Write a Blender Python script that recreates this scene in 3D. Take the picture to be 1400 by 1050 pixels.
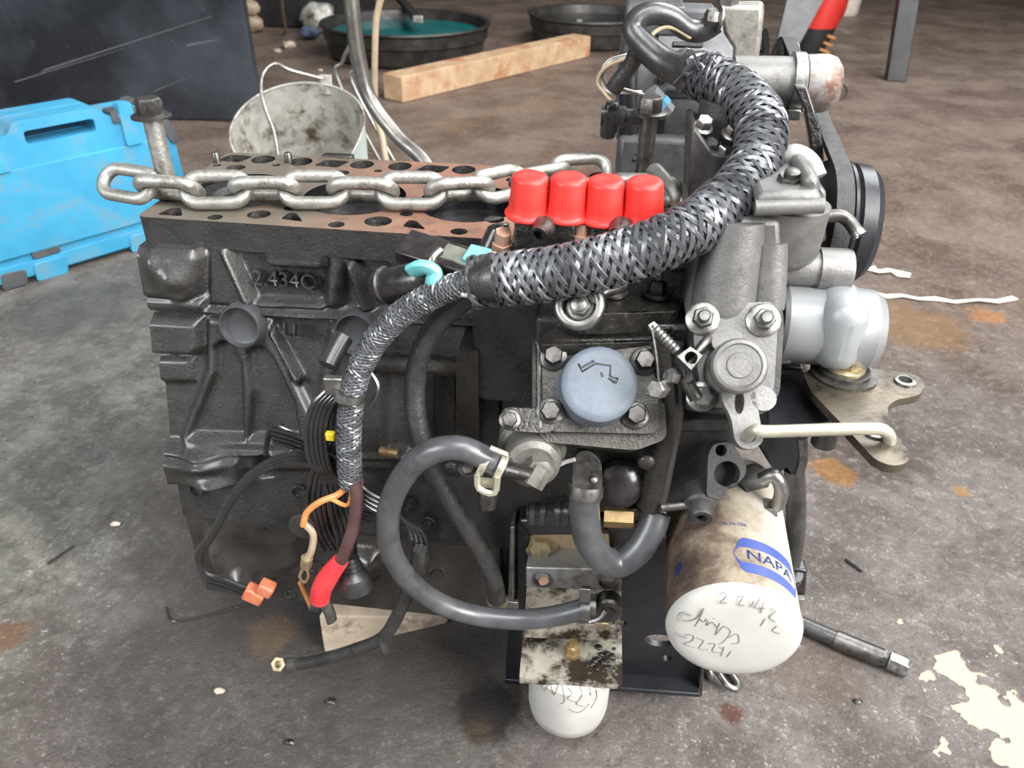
import bpy, bmesh, math, random
import numpy as np
from mathutils import Vector, Matrix, noise
random.seed(7); np.random.seed(7)
S = 0.001                       # everything below is written in millimetres
scene = bpy.context.scene
for o in list(bpy.data.objects): bpy.data.objects.remove(o)
COL = scene.collection

# ------------------------------------------------------------------ camera, world, light, exposure
PITCH, YAW, ROLL, FOC = math.radians(33.38684), math.radians(6.61327), math.radians(0.822325), 1060.0
CAM = Vector((365.705, -546.793, 731.382))
FWD = Vector((-math.sin(YAW)*math.cos(PITCH), math.cos(YAW)*math.cos(PITCH), -math.sin(PITCH)))
_r = Vector((math.cos(YAW), math.sin(YAW), 0)); _u = _r.cross(FWD)
RGT = math.cos(ROLL)*_r + math.sin(ROLL)*_u
UPV = -math.sin(ROLL)*_r + math.cos(ROLL)*_u
cd = bpy.data.cameras.new('camera'); cam = bpy.data.objects.new('camera', cd); COL.objects.link(cam)
cd.sensor_width = 36.0; cd.lens = FOC/1400*36.0; cd.clip_start = 0.02; cd.clip_end = 60
m = Matrix((RGT, UPV, -FWD)).transposed().to_4x4(); m.translation = CAM*S
cam.matrix_world = m
scene.camera = cam
cd.dof.use_dof = True; cd.dof.focus_distance = 0.64; cd.dof.aperture_fstop = 11.0

w = bpy.data.worlds.new('overcast'); scene.world = w; w.use_nodes = True
bg = w.node_tree.nodes['Background']; bg.inputs[0].default_value = (0.93, 0.96, 1.0, 1); bg.inputs[1].default_value = 0.17

def area(name, loc, target, sx, sy, power, color=(1, 1, 1)):
    d = bpy.data.lights.new(name, 'AREA'); d.shape = 'RECTANGLE'; d.size = sx; d.size_y = sy; d.energy = power; d.color = color
    o = bpy.data.objects.new(name, d); COL.objects.link(o); o.location = loc
    o.rotation_euler = (Vector(target)-Vector(loc)).to_track_quat('-Z', 'Y').to_euler(); return o
area('daylight_door_right', (3.0, -1.6, 2.3), (0.3, 0.1, 0.3), 2.0, 2.2, 310, (1.0, 0.985, 0.96))
area('daylight_roof_light', (2.3, 2.3, 3.6), (0.6, 0.4, 0.0), 3.2, 2.4, 210, (0.97, 0.99, 1.0))
area('glint_strip', (0.9, -1.0, 3.1), (0.25, 0.0, 0.3), 2.0, 0.9, 90, (0.97, 0.99, 1.0))  # added overhead strip, puts glints on the upward slopes of the casting
area('fill_left', (-2.6, -2.6, 2.2), (0.2, 0.0, 0.3), 1.6, 1.6, 120, (0.95, 0.98, 1.0))  # added fill lamp, lifts the left lobes and the lower crankcase
vs = scene.view_settings
vs.view_transform = 'Standard'; vs.look = 'None'; vs.gamma = 1.0; vs.use_curve_mapping = False; vs.exposure = 0.26

# ------------------------------------------------------------------ helpers
def ray(px, py): return FWD + RGT*((px-700)/FOC) + UPV*((525-py)/FOC)
def W(px, py, y):               # the point at depth y seen at that place
    d = ray(px, py); return CAM + d*((y-CAM.y)/d.y)
def Z(px, py, z):
    d = ray(px, py); return CAM + d*((z-CAM.z)/d.z)
def X(px, py, x):
    d = ray(px, py); return CAM + d*((x-CAM.x)/d.x)
def V(*a): return Vector(a)

def node_mat(name):
    m = bpy.data.materials.new(name); m.use_nodes = True
    nt = m.node_tree; return m, nt, nt.nodes, nt.links, nt.nodes['Principled BSDF']
def mat(name, c1, c2=None, scale=60, rough=(.4, .6), metal=0.0, bump=0.0, bscale=400, detail=6, ramp=(.35, .65), spec=.5, coat=0.0, dirt=None, dscale=25, dramp=(.5, .68), dist=.001):
    m, nt, N, L, b = node_mat(name)
    tc = N.new('ShaderNodeTexCoord')
    def nz(sc, det=detail, rg=.6):
        n = N.new('ShaderNodeTexNoise'); n.inputs['Scale'].default_value = sc; n.inputs['Detail'].default_value = det
        n.inputs['Roughness'].default_value = rg; L.new(tc.outputs['Object'], n.inputs['Vector']); return n
    def ramp_(src, lo, hi, a, bb):
        r = N.new('ShaderNodeMapRange'); r.inputs['From Min'].default_value = lo; r.inputs['From Max'].default_value = hi
        r.inputs['To Min'].default_value = a; r.inputs['To Max'].default_value = bb; L.new(src, r.inputs['Value']); return r.outputs[0]
    n = nz(scale); f = ramp_(n.outputs['Fac'], ramp[0], ramp[1], 0, 1)
    mx = N.new('ShaderNodeMix'); mx.data_type = 'RGBA'; L.new(f, mx.inputs['Factor'])
    mx.inputs['A'].default_value = (*c1, 1); mx.inputs['B'].default_value = (*(c2 or c1), 1); col = mx.outputs['Result']
    if dirt:
        dn = nz(dscale, 8, .7); df = ramp_(dn.outputs['Fac'], dramp[0], dramp[1], 0, 1)
        m2 = N.new('ShaderNodeMix'); m2.data_type = 'RGBA'; L.new(df, m2.inputs['Factor']); L.new(col, m2.inputs['A'])
        m2.inputs['B'].default_value = (*dirt, 1); col = m2.outputs['Result']
    L.new(col, b.inputs['Base Color'])
    rn = nz(scale*1.7+11); L.new(ramp_(rn.outputs['Fac'], .35, .65, rough[0], rough[1]), b.inputs['Roughness'])
    b.inputs['Metallic'].default_value = metal; b.inputs['Specular IOR Level'].default_value = spec
    b.inputs['Coat Weight'].default_value = coat; b.inputs['Coat Roughness'].default_value = .2
    if bump:
        bn1 = nz(bscale, 4); bn2 = nz(bscale*3.1, 3); bn_ = N.new('ShaderNodeMath'); bn_.operation = 'MULTIPLY_ADD'; L.new(bn2.outputs['Fac'], bn_.inputs[0]); bn_.inputs[1].default_value = .6; L.new(bn1.outputs['Fac'], bn_.inputs[2]); bu = N.new('ShaderNodeBump'); bu.inputs['Strength'].default_value = bump; bu.inputs['Distance'].default_value = dist*1.8
        L.new(bn_.outputs[0], bu.inputs['Height']); L.new(bu.outputs['Normal'], b.inputs['Normal'])
    return m

M = dict(
 cast=mat('cast_iron_oily', (.017, .016, .015), (.034, .032, .030), 45, (.22, .42), .35, .6, 420, dirt=(.012, .011, .010), dscale=14, dramp=(.54, .68), spec=.7, coat=.55),
 castd=mat('cast_iron_black', (.010, .0095, .009), (.024, .0225, .021), 60, (.10, .38), .35, .8, 220, spec=.8, coat=.6),
 castb=mat('cast_iron_brown', (.022, .019, .016), (.042, .037, .032), 40, (.20, .42), .35, .7, 340, dirt=(.014, .012, .010), dscale=20, coat=.5),
 case=mat('grey_aluminium_case', (.145, .141, .136), (.20, .194, .187), 30, (.34, .5), .45, .22, 500, dirt=(.05, .048, .045), dscale=18, dramp=(.55, .75)),
 altg=mat('alternator_grey', (.075, .076, .078), (.11, .111, .113), 30, (.34, .5), .3, .2, 400, dirt=(.035, .034, .033), dscale=18),
 cased=mat('dark_grey_case', (.05, .049, .048), (.075, .073, .07), 35, (.35, .55), .35, .25, 450, dirt=(.018, .017, .016), dscale=20),
 pump=mat('oily_pump_iron', (.026, .024, .020), (.075, .069, .058), 55, (.10, .36), .5, .9, 140, dirt=(.010, .009, .008), dscale=35, spec=.7, coat=.6),
 pumpg=mat('grimy_grey_pump', (.13, .122, .110), (.19, .18, .163), 35, (.38, .52), .35, .25, 350, dirt=(.045, .040, .035), dscale=24, dramp=(.5, .68)),
 pumpf=mat('greasy_flat_flange', (.050, .046, .040), (.090, .083, .073), 35, (.22, .42), .5, .35, 300, dirt=(.018, .016, .014), dscale=30),
 steel=mat('dull_steel', (.22, .213, .20), (.34, .333, .318), 120, (.28, .46), .95, .1, 600, dirt=(.10, .085, .07), dscale=60, dramp=(.55, .75)),
 steeld=mat('dark_steel', (.11, .105, .10), (.18, .17, .16), 120, (.26, .48), .9, .15, 500, dirt=(.03, .028, .025), dscale=60),
 chain=mat('galvanised_chain', (.33, .322, .297), (.46, .45, .425), 90, (.34, .55), .75, .25, 350, dirt=(.13, .12, .095), dscale=45, dramp=(.48, .66)),
 cream=mat('cream_zinc', (.44, .42, .33), (.55, .53, .43), 70, (.3, .45), .6, .05, 400, dirt=(.16, .14, .10), dscale=50),
 zinc=mat('yellow_zinc', (.42, .34, .19), (.55, .46, .29), 70, (.3, .5), .75, .1, 500, dirt=(.10, .075, .04), dscale=40),
 brass=mat('brass', (.34, .235, .11), (.44, .315, .16), 90, (.32, .48), .7, .1, 500),
 rubber=mat('black_rubber', (.018, .018, .018), (.034, .034, .035), 70, (.25, .42), 0, .15, 600, coat=.3),
 hose=mat('grey_rubber_hose', (.045, .046, .050), (.080, .082, .087), 40, (.28, .38), 0, .12, 700, dirt=(.024, .023, .022), dscale=30, dramp=(.56, .72), coat=.25),
 tape=mat('black_tape', (.018, .018, .018), (.040, .039, .038), 60, (.25, .42), 0, .5, 180, coat=.4),
 wire=mat('black_wire', (.010, .010, .011), (.02, .02, .021), 80, (.14, .28), coat=.6),
 braid=mat('braid_filament', (.085, .088, .095), (.15, .154, .165), 150, (.22, .36), .3, 0),
 red=mat('red_plastic_cap', (.62, .024, .018), (.68, .034, .026), 40, (.40, .55), 0, .06, 500),
 redrub=mat('red_rubber_boot', (.62, .03, .04), (.72, .05, .055), 60, (.3, .45)),
 white=mat('white_filter_paint', (.42, .41, .38), (.48, .47, .445), 25, (.32, .5), 0, .03, 400),
 blue=mat('blue_case_plastic', (.035, .26, .44), (.05, .32, .52), 9, (.42, .6), 0, .12, 500, dirt=(.17, .24, .26), dscale=13, dramp=(.50, .74)),
 greyp=mat('grey_case_plastic', (.055, .058, .062), (.09, .092, .095), 30, (.45, .6)),
 panel=mat('black_enamel_sheet', (.010, .012, .017), (.060, .068, .082), 1.5, (.20, .36), 0, 0, 200, dirt=(.20, .21, .23), dscale=24, dramp=(.66, .78), ramp=(.46, .70)),
 wood=mat('fresh_timber', (.38, .24, .135), (.52, .37, .235), 14, (.6, .8), 0, .3, 200, dirt=(.36, .16, .07), dscale=9, dramp=(.5, .62)),
 woodg=mat('weathered_timber', (.36, .29, .22), (.55, .46, .36), 20, (.6, .8), 0, .35, 220, dirt=(.12, .085, .06), dscale=18, dramp=(.54, .66)),
 galv=mat('galvanised_bucket', (.36, .35, .31), (.52, .51, .47), 22, (.42, .62), .35, .1, 250, dirt=(.10, .068, .045), dscale=18, dramp=(.49, .64)),
 pale=mat('pale_bucket_paint', (.36, .43, .42), (.45, .50, .475), 12, (.4, .55), 0, .05, 200, dirt=(.22, .2, .16), dscale=12, dramp=(.6, .75)),
 teal=mat('teal_coolant', (.0, .115, .115), (.004, .15, .15), 8, (.08, .16), 0, 0, 100, dirt=(.01, .03, .03), dscale=14, dramp=(.6, .7)),
 dark=mat('dark_gear_and_shade', (.010, .010, .011), (.022, .021, .021), 8, (.45, .65)),
 tub=mat('dirty_black_tub', (.022, .020, .018), (.055, .05, .045), 14, (.3, .5), .3, .2, 150),
 pipe=mat('bare_steel_pipe', (.14, .13, .12), (.24, .225, .205), 30, (.3, .45), .8, .15, 300),
 tan=mat('tan_rod', (.27, .20, .13), (.36, .28, .19), 30, (.4, .55)),
 teal2=mat('turquoise_clip', (.13, .45, .47), (.17, .53, .54), 60, (.35, .5)),
 olive=mat('olive_connector', (.10, .105, .085), (.16, .165, .135), 60, (.3, .5)),
 conn=mat('black_connector', (.014, .012, .012), (.03, .026, .026), 60, (.18, .35)),
 orange=mat('orange_wire', (.50, .19, .05), (.58, .27, .09), 100, (.35, .5)),
 bluep=mat('blue_marking', (.045, .075, .27), (.07, .10, .30), 20, (.4, .5)),
 navy=mat('navy_dot', (.012, .016, .06), None, 20, (.4, .5)),
 ink=mat('black_marker_ink', (.11, .10, .095), (.24, .225, .21), 60, (.4, .6)),
 capb=mat('blue_grey_rubber_cap', (.085, .102, .128), (.14, .162, .195), 22, (.45, .6), 0, .25, 250),
 belt=mat('belt_rubber', (.018, .018, .018), (.035, .034, .033), 60, (.45, .6), 0, .3, 500),
 paper=mat('crumpled_paper', (.50, .42, .35), (.62, .56, .50), 30, (.6, .8), 0, .4, 120),
 terra=mat('red_brown_plug', (.42, .11, .055), (.52, .17, .09), 80, (.3, .5)),
 hole=mat('dark_cavity', (.004, .004, .004), (.008, .007, .007), 30, (.4, .6)),
 liner=mat('honed_bore', (.05, .052, .058), (.09, .092, .1), 200, (.18, .32), .9),
 carbon=mat('carboned_piston', (.012, .012, .012), (.026, .025, .024), 80, (.35, .6), .2, .3, 300),
 greasy=mat('greasy_plate', (.40, .37, .30), (.52, .49, .42), 30, (.35, .5), .3, .2, 250, dirt=(.030, .020, .012), dscale=26, dramp=(.44, .56)),
 blk=mat('black_painted_plate', (.012, .013, .016), (.022, .023, .027), 20, (.25, .42), .1, .06, 300),
 grpaint=mat('grey_painted_steel', (.16, .165, .17), (.22, .225, .23), 15, (.4, .55), .3),
 legm=mat('black_leg_paint', (.012, .012, .013), (.03, .03, .031), 12, (.35, .5)),
 yellow=mat('yellow_tag', (.75, .58, .03), None, 30, (.4, .5)),
 pinkish=mat('pink_metal', (.42, .24, .17), (.5, .3, .22), 60, (.4, .6), .5),
)

class MB:
    """collects shapes in world millimetres"""
    def __init__(s): s.v = []; s.f = []
    def add(s, vs, fs):
        k = len(s.v); s.v += [Vector(p) for p in vs]; s.f += [tuple(i+k for i in f) for f in fs]; return s
    def box(s, c, size, rot=None):
        c = Vector(c); h = [x/2 for x in size]
        vs = [Vector((x*h[0], y*h[1], z*h[2])) for x in (-1, 1) for y in (-1, 1) for z in (-1, 1)]
        if rot is not None: vs = [rot @ p for p in vs]
        return s.add([p+c for p in vs], [(0, 1, 3, 2), (4, 6, 7, 5), (0, 4, 5, 1), (2, 3, 7, 6), (0, 2, 6, 4), (1, 5, 7, 3)])
    def prism(s, pts, d):       # closed outline swept by a vector
        pts = [Vector(p) for p in pts]; n = len(pts); d = Vector(d)
        return s.add(pts+[p+d for p in pts], [tuple(range(n)), tuple(range(2*n-1, n-1, -1))] + [(i, i+n, (i+1) % n+n, (i+1) % n) for i in range(n)])
    def loft(s, rings, cap=True):
        n = len(rings[0]); vs = [p for r in rings for p in r]; fs = []
        for k in range(len(rings)-1):
            for i in range(n): fs.append((k*n+i, k*n+(i+1) % n, (k+1)*n+(i+1) % n, (k+1)*n+i))
        if cap: fs += [tuple(range(n-1, -1, -1)), tuple(range((len(rings)-1)*n, len(rings)*n))]
        return s.add(vs, fs)
    def lathe(s, o, axis, prof, seg=28, cap=True, squash=1.0, a0=0.0):
        o = Vector(o); a = Vector(axis).normalized(); u = a.orthogonal().normalized()
        if abs(a.z) < .9: u = a.cross(Vector((0, 0, 1))).normalized()
        v = a.cross(u); rings = []
        for t, r in prof:
            rings.append([o+a*t+(u*math.cos(a0+2*math.pi*i/seg)+v*(math.sin(a0+2*math.pi*i/seg)*squash))*r for i in range(seg)])
        return s.loft(rings, cap)
    def tube(s, pts, r, seg=12, res=6, cap=True, smooth=True, flat=1.0):
        pts = spline(pts, res) if smooth else [Vector(p) for p in pts]
        n = len(pts); fr = frames(pts); rings = []
        for k, (p, t, u, v) in enumerate(fr):
            rr = r(k/(n-1)) if callable(r) else r
            rings.append([p+(u*math.cos(2*math.pi*i/seg)+v*(math.sin(2*math.pi*i/seg)*flat))*rr for i in range(seg)])
        return s.loft(rings, cap)
    def ball(s, c, r, sq=(1, 1, 1), seg=16, rings=9):
        c = Vector(c); rg = []
        for k in range(1, rings):
            th = math.pi*k/rings
            rg.append([c+Vector((math.sin(th)*math.cos(2*math.pi*i/seg)*sq[0], math.sin(th)*math.sin(2*math.pi*i/seg)*sq[1], -math.cos(th)*sq[2]))*r for i in range(seg)])
        return s.loft(rg)
    def lump(s, c, r, sq=(1, 1, 1), seg=22, rings=13, amp=.22, seed=0.0):
        k = len(s.v); s.ball(c, r, sq, seg, rings); c = Vector(c)
        for i in range(k, len(s.v)):
            d = s.v[i]-c; s.v[i] = c+d*(1+amp*noise.noise(d/(r*.45)+Vector((seed, seed, 0)))+amp*.5*noise.noise(d/(r*.18)+Vector((0, seed, seed))))
        return s
    def hexhead(s, o, axis, r, h, flange=0.0, fh=0.0, point=0.0, pr=0.0):
        o = Vector(o); a = Vector(axis).normalized()
        if flange: s.lathe(o, a, [(0, flange), (fh*.6, flange), (fh, flange*.86)], 20); o = o+a*fh
        s.lathe(o, a, [(0, r), (h*.82, r), (h, r*.86)], 6, a0=random.random())
        if point: s.lathe(o+a*h, a, [(0, pr), (point*.8, pr), (point, pr*.75)], 12)
        return s
    def build(s, name, material, parent=None, bevel=0.0, seg=2, angle=38, second=None, sel=None, recalc=True):
        mesh = bpy.data.meshes.new(name)
        vs = s.v; mn = Vector((min(p.x for p in vs), min(p.y for p in vs), min(p.z for p in vs))); mx = Vector((max(p.x for p in vs), max(p.y for p in vs), max(p.z for p in vs)))
        c = (mn+mx)/2
        if parent is None: c.z = mn.z
        mesh.from_pydata([tuple((p-c)*S) for p in vs], [], s.f)
        mesh.update()
        if recalc:
            bm = bmesh.new(); bm.from_mesh(mesh); bmesh.ops.recalc_face_normals(bm, faces=bm.faces); bm.to_mesh(mesh); bm.free()
        return finish(name, mesh, c, material, parent, bevel, seg, angle, second, sel)

WLOC = {}
def finish(name, mesh, c, material, parent, bevel=0, seg=2, angle=38, second=None, sel=None):
    if not mesh.materials: mesh.materials.append(M[material] if isinstance(material, str) else material)
    if second:
        mesh.materials.append(M[second])
        for p in mesh.polygons:
            if sel(p): p.material_index = 1
    for p in mesh.polygons: p.use_smooth = True
    mesh.set_sharp_from_angle(angle=math.radians(angle))
    o = bpy.data.objects.new(name, mesh); COL.objects.link(o)
    c = Vector(c); WLOC[o.name] = c
    if parent is not None: o.parent = parent; o.location = (c-WLOC[parent.name])*S
    else: o.location = c*S
    if bevel:
        b = o.modifiers.new('bevel', 'BEVEL'); b.width = bevel*S; b.segments = seg; b.limit_method = 'ANGLE'; b.angle_limit = math.radians(40); b.harden_normals = False
    return o
def thing(name, label, cat, loc, group=None):
    o = bpy.data.objects.new(name, None); COL.objects.link(o); o.empty_display_size = .02
    o.location = Vector(loc)*S; WLOC[o.name] = Vector(loc); tag(o, label, cat, group); return o
def tag(o, label=None, cat=None, group=None, kind=None):
    if label: o['label'] = label
    if cat: o['category'] = cat
    if group: o['group'] = group
    if kind: o['kind'] = kind
    return o
def spline(pts, res=6):
    P = [Vector(p) for p in pts]; Q = [P[0]*2-P[1]]+P+[P[-1]*2-P[-2]]; out = []
    for i in range(1, len(Q)-2):
        p0, p1, p2, p3 = Q[i-1:i+3]
        for k in range(res):
            t = k/res
            out.append(.5*((2*p1)+(p2-p0)*t+(2*p0-5*p1+4*p2-p3)*t*t+(3*p1-p0-3*p2+p3)*t**3))
    return out+[P[-1].copy()]
def resample(pts, step):
    out = [pts[0].copy()]; acc = 0
    for a, b in zip(pts, pts[1:]):
        d = (b-a).length
        while acc+d >= step and d > 1e-9:
            a = a+(b-a)*((step-acc)/d); out.append(a.copy()); d = (b-a).length; acc = 0
        acc += d
    return out
def frames(pts):
    n = len(pts); out = []; u = None
    for k in range(n):
        t = (pts[min(k+1, n-1)]-pts[max(k-1, 0)]).normalized()
        u = (t.orthogonal() if u is None else u-t*u.dot(t)).normalized()
        out.append((pts[k], t, u, t.cross(u)))
    return out
def outline2d(pts, r=0.0, res=5):        # 2D outline, corners rounded by r (one value or a list)
    if not r: return [tuple(p) for p in pts]
    out = []; n = len(pts)
    for i in range(n):
        a, b, c = Vector(pts[i-1]), Vector(pts[i]), Vector(pts[(i+1) % n]); rr = r[i] if isinstance(r, (list, tuple)) else r
        d1, d2 = (a-b), (c-b); l = min(rr, d1.length*.48, d2.length*.48)
        p, q = b+d1.normalized()*l, b+d2.normalized()*l
        for k in range(res+1):
            t = k/res; out.append(tuple(p*(1-t)**2+b*2*t*(1-t)+q*t*t))
    return out
def circ(x, y, r, n=24, ry=None): return [(x+r*math.cos(2*math.pi*i/n), y+(ry or r)*math.sin(2*math.pi*i/n)) for i in range(n)]
def plate2d(outer, holes, thick):        # filled plate with true holes: returns verts/faces, z from -thick to 0
    cu = bpy.data.curves.new('t', 'CURVE'); cu.dimensions = '2D'; cu.fill_mode = 'BOTH'; cu.extrude = thick/2
    for lp in [outer]+holes:
        sp = cu.splines.new('POLY'); sp.points.add(len(lp)-1); sp.use_cyclic_u = True
        for p, q in zip(sp.points, lp): p.co = (q[0], q[1], 0, 1)
    o = bpy.data.objects.new('t', cu); COL.objects.link(o)
    me = bpy.data.meshes.new_from_object(o.evaluated_get(bpy.context.evaluated_depsgraph_get()))
    bm = bmesh.new(); bm.from_mesh(me); bmesh.ops.remove_doubles(bm, verts=bm.verts, dist=1e-4)
    vs = [Vector((v.co.x, v.co.y, v.co.z-thick/2)) for v in bm.verts]; fs = [tuple(v.index for v in f.verts) for f in bm.faces]
    bm.free(); bpy.data.objects.remove(o); bpy.data.curves.remove(cu); bpy.data.meshes.remove(me); return vs, fs
def plate(outer, holes, thick, o, ux, uy):  # plate placed in space: origin o, in-plane axes ux, uy; its face is at o
    ux = Vector(ux).normalized(); uy = Vector(uy).normalized(); n = ux.cross(uy)
    vs, fs = plate2d(outer, holes, thick); o = Vector(o)
    return MB().add([o+ux*v.x+uy*v.y+n*v.z for v in vs], fs)
def yplate(pxs, y, thick, name, material, parent, r=0.0, holes=(), bevel=0.0, **k):
    """plate that faces the camera side (-Y) at depth y: outline given where it is seen, holes as (px, py, radius mm)"""
    pts = [W(a, b, y) for a, b in pxs]; cx = sum(p.x for p in pts)/len(pts); cz = sum(p.z for p in pts)/len(pts)
    hl = []
    for h in holes:
        q = W(h[0], h[1], y); hl.append(circ(q.x-cx, q.z-cz, h[2], 20, h[3] if len(h) > 3 else None))
    return plate(outline2d([(p.x-cx, p.z-cz) for p in pts], r), hl, thick, (cx, y, cz), (1, 0, 0), (0, 0, 1)).build(name, material, parent, bevel=bevel, **k)
def zplate(pxs, z, thick, name, material, parent, r=0.0, holes=(), bevel=0.0, tilt=None, **k):
    pts = [Z(a, b, z) for a, b in pxs]; cx = sum(p.x for p in pts)/len(pts); cy = sum(p.y for p in pts)/len(pts); hl = []
    for h in holes:
        q = Z(h[0], h[1], z); hl.append(circ(q.x-cx, q.y-cy, h[2], 20))
    return plate(outline2d([(p.x-cx, p.y-cy) for p in pts], r), hl, thick, (cx, cy, z), (1, 0, 0), (0, 1, 0)).build(name, material, parent, bevel=bevel, **k)
def text_mesh(txt, size, depth):
    cu = bpy.data.curves.new('t', 'FONT'); cu.body = txt; cu.size = size; cu.extrude = depth/2; cu.align_x = 'CENTER'; cu.align_y = 'CENTER'; cu.resolution_u = 3
    o = bpy.data.objects.new('t', cu); COL.objects.link(o)
    me = bpy.data.meshes.new_from_object(o.evaluated_get(bpy.context.evaluated_depsgraph_get()))
    vs = [v.co.copy() for v in me.vertices]; fs = [tuple(p.vertices) for p in me.polygons]
    bpy.data.objects.remove(o); bpy.data.curves.remove(cu); bpy.data.meshes.remove(me); return vs, fs
def bolt(parent, o, axis, r=6, h=5, flange=8.5, fh=2, point=0, pr=0, material='steeld', name='bolt'):
    return MB().hexhead(o, axis, r, h, flange, fh, point, pr).build(name, material, parent)
def hose(name, pts, r, material, parent, seg=14, res=8, **k):
    return MB().tube(pts, r, seg, res).build(name, material, parent, **k)
def braid(name, pts, r, pitch, carriers, fil, gap, fr, parent, material='braid', step=1.6):
    """woven sleeve: helical filaments in both directions, over and under"""
    pts = resample(spline(pts, 14), step); fs = frames(pts); mb = MB(); n = len(pts)
    for sgn in (1, -1):
        for c in range(carriers):
            for q in range(fil):
                path = []
                off = (q-(fil-1)/2)*gap/r
                for k, (p, t, u, v) in enumerate(fs):
                    a = sgn*(2*math.pi*(k*step/pitch))+2*math.pi*c/carriers+off
                    rr = (r(k/(n-1)) if callable(r) else r)+.9*fr*math.sin(carriers*a*.5+(0 if sgn > 0 else math.pi/2)+c*math.pi)
                    path.append(p+(u*math.cos(a)+v*math.sin(a))*rr)
                mb.tube(path, fr, 3, smooth=False)
    o = mb.build(name, material, parent, angle=80, recalc=False); tag(o, kind='stuff'); return o

# ------------------------------------------------------------------ the setting
def floor_material():
    m, nt, N, L, b = node_mat('stained_concrete')
    tc = N.new('ShaderNodeTexCoord'); pos = tc.outputs['Object']
    def nz(sc, det=6, rg=.6, dst=0):
        n = N.new('ShaderNodeTexNoise'); n.inputs['Scale'].default_value = sc; n.inputs['Detail'].default_value = det
        n.inputs['Roughness'].default_value = rg; n.inputs['Distortion'].default_value = dst; L.new(pos, n.inputs['Vector']); return n.outputs['Fac']
    def rng(src, lo, hi, a=0, bb=1, smooth=True):
        r = N.new('ShaderNodeMapRange'); r.interpolation_type = 'SMOOTHSTEP' if smooth else 'LINEAR'
        r.inputs['From Min'].default_value = lo; r.inputs['From Max'].default_value = hi; r.inputs['To Min'].default_value = a; r.inputs['To Max'].default_value = bb
        L.new(src, r.inputs['Value']); return r.outputs[0]
    def math_(op, a, c):
        n = N.new('ShaderNodeMath'); n.operation = op
        for i, q in enumerate((a, c)):
            if isinstance(q, (int, float)): n.inputs[i].default_value = q
            else: L.new(q, n.inputs[i])
        return n.outputs[0]
    def mix(f, a, c):
        n = N.new('ShaderNodeMix'); n.data_type = 'RGBA'
        if isinstance(f, (int, float)): n.inputs['Factor'].default_value = f
        else: L.new(f, n.inputs['Factor'])
        for s_, q in (('A', a), ('B', c)):
            if isinstance(q, tuple): n.inputs[s_].default_value = (*q, 1)
            else: L.new(q, n.inputs[s_])
        return n.outputs['Result']
    big = nz(1.6, 5, .6); mid = nz(7, 8, .65, .4); fine = nz(60, 8, .7); spk = nz(170, 3, .6)
    sep = N.new('ShaderNodeSeparateXYZ'); L.new(pos, sep.inputs[0])
    col = mix(rng(mid, .38, .62), (.105, .087, .077), (.190, .166, .154))
    # older brown, oily concrete farther into the shop
    back = rng(math_('ADD', sep.outputs['Y'], math_('MULTIPLY', big, 1.2)), .75, 1.9)
    col = mix(back, col, mix(rng(nz(4, 7, .65), .36, .64), (.105, .066, .045), (.205, .150, .115)))
    # greyer, greenish dusty concrete on the left
    left = rng(math_('ADD', math_('MULTIPLY', sep.outputs['X'], -1), math_('MULTIPLY', mid, .5)), .36, .62)
    lf = math_('MULTIPLY', left, math_('SUBTRACT', 1, back))
    col = mix(lf, col, mix(rng(nz(14, 8, .7), .42, .62), (.105, .100, .082), (.235, .228, .195)))
    col = mix(rng(fine, .50, .72, 0, .55), col, (.30, .275, .255))
    col = mix(rng(fine, .30, .46, .65, 0), col, (.05, .042, .036))
    col = mix(rng(nz(120, 8, .75), .52, .66, 0, .5), col, (.27, .245, .225))
    col = mix(rng(nz(150, 8, .75), .34, .46, .6, 0), col, (.045, .038, .033))
    col = mix(rng(spk, .66, .72, 0, .75), col, (.42, .39, .36))
    wet = rng(nz(3.2, 7, .62, .3), .50, .62)
    def spot(px, py, r, amp, c, k, sc=30, edge=.35):
        nonlocal col
        q = Z(px, py, 0)*S
        d = N.new('ShaderNodeVectorMath'); d.operation = 'DISTANCE'; L.new(pos, d.inputs[0]); d.inputs[1].default_value = tuple(q)
        e = math_('ADD', d.outputs['Value'], math_('MULTIPLY', math_('SUBTRACT', nz(sc, 7, .7), .5), amp*S))
        f = rng(e, r*S*(1-edge), r*S*(1+edge), k, 0); col = mix(f, col, c); return f
    s1 = spot(1140, 645, 30, 75, (.27, .14, .045), .9, 26, .22)
    spot(1250, 445, 95, 230, (.23, .125, .05), .65, 14); spot(1350, 432, 34, 90, (.34, .15, .05), .8, 24)
    spot(1315, 672, 11, 30, (.34, .19, .07), .8, 60); spot(1210, 610, 70, 160, (.055, .035, .028), .6, 30)
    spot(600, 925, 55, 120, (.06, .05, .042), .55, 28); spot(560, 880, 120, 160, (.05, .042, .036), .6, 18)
    spot(330, 905, 165, 200, (.052, .044, .039), .62, 9, .3); spot(560, 1010, 120, 200, (.058, .05, .044), .5, 9, .35)  # dark damp and oil patches, with the engine's shadow painted in
    spot(372, 870, 30, 70, (.24, .15, .08), .5, 26); spot(140, 640, 130, 180, (.055, .048, .042), .45, 12)
    spot(15, 870, 22, 70, (.16, .075, .03), .7, 40); spot(300, 720, 120, 120, (.045, .036, .030), .6, 14)
    spot(1100, 900, 60, 120, (.13, .085, .06), .4, 16); spot(1000, 975, 12, 24, (.10, .035, .022), .8, 60)
    spot(100, 420, 120, 150, (.05, .045, .04), .5, 9); spot(780, 985, 26, 60, (.06, .045, .035), .6, 50)
    s2 = spot(668, 972, 36, 60, (.014, .011, .009), .97, 45, .35); spot(655, 1000, 14, 40, (.05, .03, .014), .7, 60)
    L.new(col, b.inputs['Base Color'])
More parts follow.
